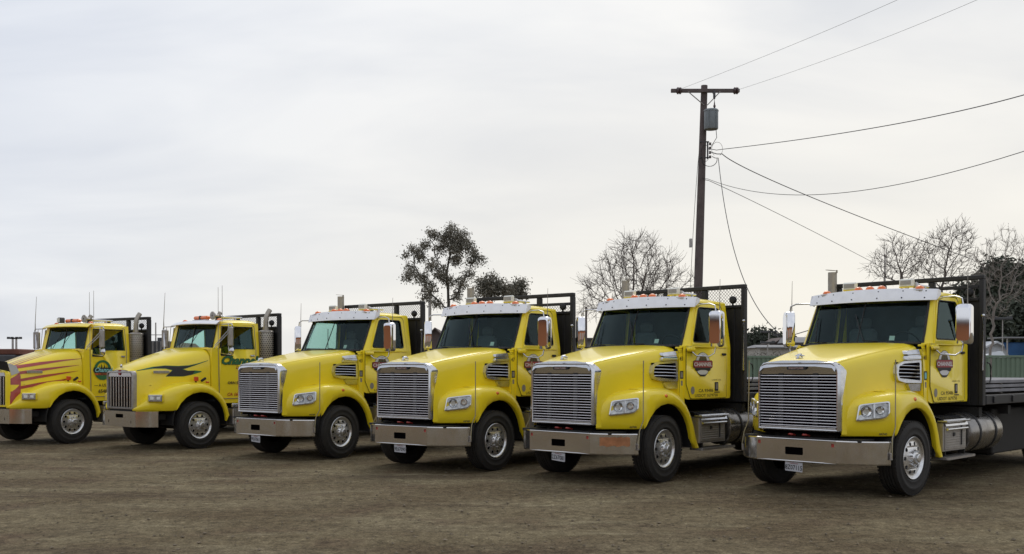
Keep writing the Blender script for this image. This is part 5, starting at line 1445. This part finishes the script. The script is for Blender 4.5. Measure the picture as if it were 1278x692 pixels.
crown_tree('low bare knobby tree just left of the tallest one behind the cab roof', 'tree', 1124, 56, [(1120, 318, 16), (1112, 306, 10), (1135, 313, 14), (1098, 328, 13), (1088, 336, 9), (1130, 335, 20), (1148, 316, 12), (1152, 308, 9), (1105, 340, 14)], 520, 31, 'bark_grey', group=BG, step=.27, r_tip=.010, twigs=3, twl=.50, balls=.12, up=.16, wig=.22)
crown_tree('bare tree standing against the dark conifers at the right edge', 'tree', 1236, 60, [(1252, 305, 14), (1232, 315, 14), (1250, 291, 9), (1268, 308, 12), (1222, 325, 12), (1240, 340, 18), (1222, 350, 14), (1260, 360, 22), (1235, 385, 18), (1285, 320, 16)], 520, 47, 'bark_pale', group=BG, step=.28, r_tip=.010, twigs=3, twl=.50, balls=.12, up=.16, wig=.22)
crown_tree('open crowned eucalyptus tree with sky showing through, behind the trucks', 'tree', 560, 70, [(540, 290, 6), (547, 296, 6), (562, 291, 10), (574, 298, 11), (581, 308, 9), (568, 310, 10), (591, 326, 8), (600, 324, 5), (568, 322, 9), (531, 305, 6), (518, 312, 7), (507, 321, 5), (524, 322, 7), (514, 338, 8), (506, 347, 5), (525, 346, 9), (540, 330, 8), (551, 342, 10), (548, 313, 7), (556, 302, 7), (536, 360, 8), (576, 353, 9), (560, 351, 7), (531, 372, 6), (585, 340, 6), (570, 371, 7), (545, 378, 7), (590, 315, 5)], 520, 5, 'bark_dark', name='eucalyptus_tree', step=.30, r_tip=.016, power=2.2, fork=.42, twigs=0, leaf='leaf_eucalyptus', nleaf=15000, leafsize=.14, spread=.75, up=.10, wig=.15)
crown_tree('small round leafy tree low behind the roof lamps, right of the eucalyptus', 'tree', 614, 80, [(613, 345, 4), (601, 352, 4), (608, 354, 5), (622, 359, 7), (611, 363, 7), (629, 364, 5), (600, 364, 5)], 170, 9, 'bark_dark', name='small_tree', step=.35, r_tip=.02, twigs=0, leaf='leaf_eucalyptus', nleaf=4200, leafsize=.19)
crown_tree('smallest leafy tree just right of the round leafy tree behind the cab roofs', 'tree', 644, 84, [(649, 354, 4), (645, 361, 6), (636, 363, 5), (650, 366, 4)], 80, 17, 'bark_dark', name='small_tree', step=.35, r_tip=.02, twigs=0, leaf='leaf_eucalyptus', nleaf=3200, leafsize=.19)
EVG = 'dark evergreens at the right edge'
for u, dist, cl, seed, nl, lab in (
    (1243, 88, [(1240, 340, 15), (1248, 332, 9), (1236, 360, 22), (1252, 365, 20), (1240, 395, 28)], 3, 15000, 'dark evergreen with the highest rounded top behind the knobby bare trees'),
    (1208, 96, [(1206, 362, 6), (1214, 376, 11), (1208, 398, 16)], 4, 5000, 'dark evergreen showing through the headboard of the rightmost truck'),
    (1274, 92, [(1272, 343, 13), (1282, 352, 16), (1268, 368, 20), (1275, 395, 26)], 6, 13000, 'dark evergreen cut by the right edge of the photo'),
    (1312, 94, [(1308, 340, 18), (1318, 365, 26), (1310, 395, 28)], 7, 9000, 'dark evergreen beyond the right edge evergreen'),
    (1226, 80, [(1226, 400, 16), (1215, 410, 14), (1238, 412, 15), (1226, 425, 16)], 10, 8000, 'low dark evergreen bush below the highest rounded evergreen'),
    (1262, 82, [(1262, 395, 16), (1250, 408, 14), (1276, 405, 16), (1262, 425, 16)], 12, 8000, 'low dark evergreen bush behind the blue hull and white tarp heaps')):
    crown_tree(lab, 'tree', u, dist, cl, 160, seed, 'bark_dark', name='evergreen_tree', group=EVG, step=.6, r_tip=.03, twigs=0, leaf='leaf_conifer', nleaf=int(nl * 1.2), leafsize=.38, spread=.75, fork=.3)
for u, dist, vt, seed, lab in ((925, 150, 421, 31, 'low dark tree beside the headboard in the gap left of the rightmost truck'), (945, 155, 417, 32, 'taller twin topped dark tree in the gap left of the rightmost truck'), (953, 150, 416, 33, 'dark tree touching the twin topped tree in the gap'), (974, 150, 422, 34, 'low dark tree behind the far mirror of the rightmost truck')):
    crown_tree(lab, 'tree', u, dist, [(u, vt + 5, 4), (u - 6, vt + 9, 5), (u + 6, vt + 9, 5), (u, vt + 14, 8), (u + 3, vt + 20, 9)], 70, seed, 'bark_dark', name='distant_tree', group='dark trees far off in the gap between trucks', step=.8, r_tip=.04, twigs=0, leaf='leaf_conifer', nleaf=3000, leafsize=.6)
def brush():
    rnd = random.Random(5); b = MB()
    for k in range(5000):
        u = rnd.uniform(905, 985); d_ = rnd.uniform(84, 100); p = W(u, 460.2, d_); p.z = rnd.uniform(.5, 1) * (2.9 + 1.2 * noise.noise(Vector((p.x * .5, 0, 0)))) * rnd.random() ** .4
        a = Vector((rnd.gauss(0, 1), rnd.gauss(0, 1), rnd.gauss(.4, 1))).normalized(); w_ = a.cross(Vector((0, 1, .1))).normalized(); l_ = rnd.uniform(.2, .6)
        b.add([p, p + w_ * .06, p + a * l_], [(0, 1, 2)], rnd.choice(('leaf_brush', 'leaf_brush', 'roof_brown', 'bark_pale')))
    return b
ob = part('brush', None, brush, None, ang=180, kind='stuff'); ob['label'] = 'dry brown brush growing behind the green container in the gap'; ob['category'] = 'brush'
# ------------------------------------------------------------------ background yard
def container(label, u0, dist, L, H, rz=0):
    p = W(u0, 460.2, dist); t = thing('shipping_container', label, 'container', (p.x, p.y, 0), rz)
    def wall():
        b = MB(); rows = [[], []]; x = 0; k = 0
        while x < L:
            for dx, y in ((0, 0), (.07, 0), (.105, .045), (.175, .045), (.21, 0)):
                rows[0].append((x + dx, y, .15)); rows[1].append((x + dx, y, H - .12))
            x += .28
        b.grid(rows, 'green_metal'); b.box((L / 2, 1.22, H - .05), (L, 2.40, .03), 'green_metal')
        b.box((L / 2, 2.4, H / 2), (L, .05, H - .2), 'green_metal'); b.box((L, 1.2, H / 2), (.05, 2.4, H - .2), 'green_metal'); b.box((0, 1.2, H / 2), (.05, 2.4, H - .2), 'green_metal'); return b
    part('side_wall', f'cw{L}', wall, t, ang=20)
    part('container_rail', f'cr{L}', lambda: MB().box((L / 2, -.01, H - .05), (L + .1, .09, .13), 'green_metal', bev=.01).box((L / 2, -.01, .10), (L + .1, .09, .16), 'green_metal', bev=.01), t)
    for x in (0, L): part('corner_post', f'cp{L}', lambda: MB().box((0, 0, H / 2), (.14, .14, H), 'green_metal', bev=.01), t, loc=(x, 0, 0))
    return t
container('green corrugated shipping container behind the flatbed deck at the right edge', 1216, 60, 12.2, 2.55, R(-3))
container('pale green container seen low in the gap left of the rightmost truck', 908, 62, 12.2, 2.40, R(2))
def house(label, u0, u1, dist, vw, vr, wallm, roofm, name='house', depth=7, windows=0, gable=False, cat='house'):
    a, c = W(u0, 460.2, dist), W(u1, 460.2, dist); wz = 1.779 + (460.2 - vw) / F_ * dist; rz_ = 1.779 + (460.2 - vr) / F_ * dist
    L = c.x - a.x; t = thing(name, label, cat, (a.x, dist, 0))
    def wl():
        b = MB().box((L / 2, depth / 2, wz / 2), (L, depth, wz), wallm)
        if gable: b.plate([(0, wz), (L, wz), (L / 2, rz_ - .05)], [], lambda p, q, d_: (p, .02 + d_, q), .1, wallm)
        return b
    part('wall', None, wl, t)
    def rf():
        b = MB()
        if gable:
            for s in (0, 1):
                x0, x1 = (-.3, L / 2) if s == 0 else (L + .3, L / 2)
                b.grid([[(x0, -.3, wz - .1), (x1, -.3, rz_)], [(x0, depth, wz - .1), (x1, depth, rz_)]], roofm); b.grid([[(x0, -.3, wz - .25), (x1, -.3, rz_ - .15)], [(x0, -.3, wz - .1), (x1, -.3, rz_)]], roofm)
        else:
            b.grid([[(-.4, -.4, wz + .02), (L + .4, -.4, wz + .02)], [(.2, depth / 2, rz_), (L - .2, depth / 2, rz_)], [(-.4, depth + .4, wz + .02), (L + .4, depth + .4, wz + .02)]], roofm)
            b.box((L / 2, -.4, wz - .02), (L + .8, .05, .14), roofm)
            for x in (-.39, L + .39): b.add([(x, -.4, wz), (x, depth + .4, wz), (.2 if x < 0 else L - .2, depth / 2, rz_)], [(0, 1, 2)], roofm)
        return b
    part('roof', None, rf, t)
    for k in range(windows):
        f = part('window', None, lambda: MB().box((L * (k + .7) / (windows + .4), -.02, wz * .55), (1.3, .08, 1.1), 'lamp_white', bev=.02), t)
        part('pane', None, lambda: MB().box((L * (k + .7) / (windows + .4), -.07, wz * .55), (1.1, .03, .9), 'window_dark'), f)
    return t
house('pale low building with grey roof in the gap left of the rightmost truck', 948, 1010, 112, 434, 430, 'pale_wall', 'roof_grey', windows=2, name='low_building', cat='building')
house('brown house with grey roof glimpsed between mirror and windshield of the rightmost truck', 985, 1030, 135, 428, 420, 'roof_brown', 'roof_grey')
house('small dark brown gabled roof behind the far mirror of the rightmost truck', 966, 990, 140, 428, 421, 'roof_brown', 'roof_brown', gable=True)
house('white gabled shed at the far right yard beyond the green container', 1222, 1262, 76, 436, 426, 'white_tarp', 'white_tarp', gable=True, name='white_shed', cat='shed', depth=5)
# blue boat shelter
def blue():
    p = W(1250, 460.2, 72); t = thing('blue_canopy_boat', 'blue hull under a grey flat canopy beyond the green container', 'boat', (p.x, p.y, 0))
    part('hull', None, lambda: MB().grid([[(x, .2 + yy, 2.35 + zz + .05 * x * 0) for x in (0.2 + q, 1.2 + q * .6, 3.2, 5.4)] for zz, yy, q in ((0, .6, 1.1), (.35, .25, .55), (.8, .1, .25), (1.25, 0, 0), (1.32, .1, 0), (1.32, 1.2, .1))], 'blue_paint'), t)
    part('canopy', None, lambda: MB().box((3.0, .6, 3.98), (6.4, 2.4, .10), 'roof_grey', bev=.02), t)
    for x in (.2, 2.2, 4.4): part('canopy_post', 'cpost', lambda: MB().tube([(0, 0, 0), (0, 0, 3.95)], .05, 'dull_aluminium', 6), t, loc=(x, -.4, 0))
    part('cabin_window', None, lambda: MB().box((2.0, .05, 3.1), (.5, .05, .22), 'lamp_white', bev=.02).box((3.2, .05, 3.1), (.5, .05, .22), 'lamp_white', bev=.02), t)
blue()
def tarp(label, u, dist, w_, h_, m_, seed, v0=None):
    p = W(u, 460.2, dist)
    def f():
        b = MB(); rows = []
        for i in range(13):
            row = []
            for j in range(17):
                x = (j / 16 - .5) * w_; y = (i / 12) * w_ * .6
                e_ = (1 - (2 * j / 16 - 1) ** 4) * min(1, i / 3) * min(1, (12 - i) / 3 + .01)
                z = h_ * e_ * (.75 + .25 * noise.noise(Vector((x * .6 + seed, y * .6, seed)))) + .25 * noise.noise(Vector((x * 1.6, y * 2, seed))) * e_
                row.append((x, y, max(0, z)))
            rows.append(row)
        b.grid(rows, m_); return b
    o = part('tarp_heap', None, f, None, loc=(p.x, p.y, 0), ang=25); tag(o, label, 'tarp'); return o
tarp('crumpled white tarp heap right behind the green container, left of the blue hull', 1240, 68, 3.4, 3.9, 'white_tarp', 3)
tarp('lower grey white tarp heap in front of the blue hull', 1262, 66, 2.4, 2.9, 'white_tarp', 8)
# masts and poles
def mast(label, u, dist, vtop, kind, r=.06, name='light_mast', cat='mast'):
    p = W(u, 460.2, dist); z = 1.779 + (460.2 - vtop) / F_ * dist; t = thing(name, label, cat, (p.x, p.y, 0))
    part('mast_pole', None, lambda: MB().tube([(0, 0, 0), (0, 0, z)], [r * 1.3, r], 'dull_aluminium' if kind != 'wood' else 'pole_wood', 8), t)
    if kind == 'flood': part('flood_light', None, lambda: MB().box((0, 0, z), (2.2, .3, .25), 'dark_metal', bev=.03).box((1.0, 0, z - .4), (.8, .3, .3), 'dark_metal', bev=.03), t)
    if kind == 'arms': part('crossarm', None, lambda: MB().box((0, 0, z - .15), (1.6, .1, .12), 'pole_wood').box((-.7, 0, z), (.1, .1, .25), 'insulator').box((.7, 0, z), (.1, .1, .25), 'insulator'), t)
    if kind == 'tee': part('lamp_head', None, lambda: MB().box((0, 0, z), (1.3, .3, .18), 'dark_metal', bev=.03).box((-.5, 0, z + .12), (.3, .2, .1), 'dark_metal').box((.5, 0, z + .12), (.3, .2, .1), 'dark_metal'), t)
    if kind == 'yagi': part('antenna_arm', None, lambda: MB().tube([(-1.1, 0, z - 1.1), (1.1, 0, z - 1.1)], .03, 'dark_metal', 4).tube([(-1.1, 0, z - 1.3), (-1.1, 0, z - .9)], .03, 'dark_metal', 4).box((.45, 0, z - 1.5), (.5, .3, .3), 'dark_metal').box((-1.0, 0, z - 1.6), (.3, .2, .2), 'dark_metal'), t)
    return t
mast('floodlight mast above the dark trees in the gap left of the rightmost truck', 959.5, 130, 414.5, 'flood')
mast('slim pole with small arm in front of the pale low building in the gap', 958, 90, 428, 'tee', .05)
mast('far wooden utility pole below the eucalyptus crown', 536.5, 90, 362, 'arms', .13, 'distant_utility_pole', 'utility pole')
mast('short dark pole at the right of the headboard of the number 47 truck', 731.5, 70, 383, 'wood', .07, 'distant_utility_pole', 'utility pole')
mast('thin grey pole behind the headboard gap right of the number 47 truck', 718, 85, 372, 'plain', .03)
mast('left one of two small lamp poles at the left edge of the photo', 16, 120, 422.5, 'tee', .12)
mast('right one of two small lamp poles at the left edge of the photo', 20.5, 120, 422.5, 'tee', .12)
mast('antenna mast on the dark trailer between the two sloping hood trucks', 194.5, 90, 403, 'yagi', .06)
mast('pale thin mast among the bare trees above the rightmost cab', 1104, 62, 318, 'plain', .05)
mast('thin light mast in front of the dark evergreens at the right edge', 1251, 70, 398, 'tee', .035)
# dark trailer and roofs on the left
def trailer():
    p = W(184, 460.2, 88); t = thing('dark_trailer', 'dark grey box trailer in the gap between the two sloping hood trucks', 'trailer', (p.x, p.y, 0))
    part('trailer_box', None, lambda: MB().box((.85, 1.2, 3.0), (1.7, 2.4, 2.4), 'dark_metal', bev=.05), t)
    for k in range(5): part('trailer_rib', 'trib', lambda: MB().box((0, -.02, 3.0), (.06, .06, 2.3), 'dull_aluminium', bev=.01), t, loc=(.15 + k * .35, 0, 0))
    part('trailer_chassis', None, lambda: MB().box((.85, 1.2, 1.4), (1.8, 1.6, .7), 'rust', bev=.05), t)
    for x in (.4, 1.4): part('wheel', 'trw', lambda: MB().lathe([(.001, -.15), (.45, -.15), (.5, -.1), (.5, .1), (.45, .15), (.001, .15)], (0, 0, .5), 'y', 'rubber', 16), t, loc=(x, .3, 0))
trailer()
house('rust brown roofed shed behind the mirror of the black swoosh truck', 206, 224, 95, 437, 427, 'roof_brown', 'roof_red', name='brown_shed', cat='shed', gable=True)
house('low pale building far off between the mirror arms of the black swoosh truck', 196, 235, 150, 441, 438, 'pale_wall', 'white_tarp', name='low_building', cat='building')
def fartruck():
    p = W(3, 460.2, 60); t = thing('parked_lorry', 'dark lorry with red brown top cut by the left edge of the photo', 'truck', (p.x, p.y, 0))
    part('lorry_body', None, lambda: MB().box((0, 1.5, 1.85), (1.5, 3, 1.5), 'dark_metal', bev=.08), t); part('lorry_top', None, lambda: MB().box((.1, 1.4, 2.78), (1.5, 2.4, .35), 'rust', bev=.06), t)
    part('lorry_bonnet', None, lambda: MB().box((1.05, 1.4, 1.95), (.9, 2.2, 1.0), 'dark_metal', bev=.12).box((1.0, 1.4, 2.45), (.5, 1.4, .12), 'white_tarp', bev=.04), t)
    for x in (-.2, 1.0): part('wheel', 'trw', lambda: None, t, loc=(x, .3, 0))
fartruck()
# scrap boom beyond the third truck
def scrap():
    p = W(353, 460.2, 110); t = thing('scrap_pile', 'dark scrap machinery pile seen between trucks beyond the barred grille truck', 'scrap pile', (p.x, p.y, 0)); rnd = random.Random(3)
    def f():
        b = MB()
        for k in range(70):
            x = rnd.uniform(0, 2.6); z = rnd.uniform(2.1, 2.8 + .6 * x / 2.6); b.box((x, rnd.uniform(0, 2), z), (rnd.uniform(.1, .8), .3, rnd.uniform(.08, .3)), rnd.choice(('dark_metal', 'roof_brown', 'rust')), rot=Matrix.Rotation(rnd.uniform(-.5, .3), 3, 'Y'))
        b.tube([(-.5, .5, 3.0), (.6, .5, 3.35), (2.4, .5, 3.7)], .10, 'dark_metal', 5)
        return b
    o = part('scrap_metal', None, f, t, kind='stuff')
    part('dirt_mound', None, lambda: MB().sphere((1.2, 2, .2), 2.4, 'pale_wall', 10, (1.6, 1, .9)), t)
scrap()
house('grey block building glimpsed between the number 47 truck headboard and the next mirror', 714, 745, 75, 423, 421, 'roof_grey', 'dark_metal', name='low_building', cat='building')
house('low brown building glimpsed below the far mirror of the number 47 truck', 530, 556, 95, 425, 409, 'roof_brown', 'roof_brown', name='brown_shed', cat='shed', gable=True)
# far ground rise
def hills():
    b = MB(); rows = []
    for i, (dist, k) in enumerate(((500, 0), (620, .55), (760, 1), (1000, .9), (1500, 0))):
        rows.append([(x, dist, k * (10.5 + 4 * noise.noise(Vector((x * .006, i, 0))) + 1.5 * noise.noise(Vector((x * .03, i, 2)))) - .5) for x in range(-1400, 1500, 25)])
    b.grid(rows, 'far_hill'); return b
principled('far_hill', (.16, .165, .155), .95, var=.25, vscale=.02)
part('distant_hills', None, hills, None, ang=60, kind='structure')
# ------------------------------------------------------------------ loads on the decks
def load(tx, ty, yaw, x0, x1, w_, rowsn, label, seed, z0=1.37):
    rnd = random.Random(seed); t = thing('timber_stack', label, 'timber stack', (tx, ty, 0), yaw); n = 5
    key = f'board{x0}{x1}'
    for r_ in range(rowsn):
        for k in range(n):
            part('board', key, lambda: MB().box((0, 0, 0), (abs(x1 - x0), w_ / n - .012, .052), 'grey_timber', bev=.005), t, loc=((x0 + x1) / 2 + rnd.uniform(-.05, .05), -w_ / 2 + (k + .5) * w_ / n, z0 + .05 + r_ * .072), rot=(0, 0, rnd.uniform(-.002, .002)))
        for q in range(3): part('batten', 'batten' + str(w_), lambda: MB().box((0, 0, 0), (.07, w_, .018), 'deck_wood'), t, loc=(lerp(x0, x1, .15 + .35 * q), 0, z0 + .013 + r_ * .072))
load(4.826, 14.921, -2.376, -2.75, -8.0, 2.1, 3, 'stack of grey boards on the deck of the rightmost truck', 1)
load(1.541, 16.553, -2.332, -2.75, -8.0, 2.1, 3, 'stack of grey boards on the deck of the truck nearest the utility pole', 2)
# building behind the photographer, seen only mirrored in the chrome
def shop():
    t = thing('workshop_building', 'terracotta workshop wall mirrored in the chrome mirrors and bumpers', 'building', (-10, -26, 0))
    part('wall', None, lambda: MB().box((12, -4, 2.6), (34, 8, 5.2), 'terracotta_wall'), t)
    part('roof', None, lambda: MB().box((12, -4, 5.35), (35, 9, .3), 'roof_grey', bev=.05), t)
    for k in range(5): part('roller_door', 'rolld', lambda: MB().box((0, .03, 2.0), (3.6, .08, 4.0), 'pale_wall'), t, loc=(0 + k * 6.2, 0, 0))
shop()
def shed():
    t = thing('workshop_building', 'long terracotta building mirrored in the chrome mirror backs', 'building', (-27, -8, 0), R(-8))
    part('wall', None, lambda: MB().box((-4, 0, 2.05), (8, 44, 4.1), 'terracotta_wall'), t)
    part('roof', None, lambda: MB().box((-4, 0, 4.2), (8.6, 44.6, .2), 'roof_grey', bev=.05), t)
    for k in range(4): part('window', None, lambda: MB().box((.03, -16 + k * 6.5, 2.2), (.08, 2.4, 1.3), 'lamp_white', bev=.02), t)
shed()
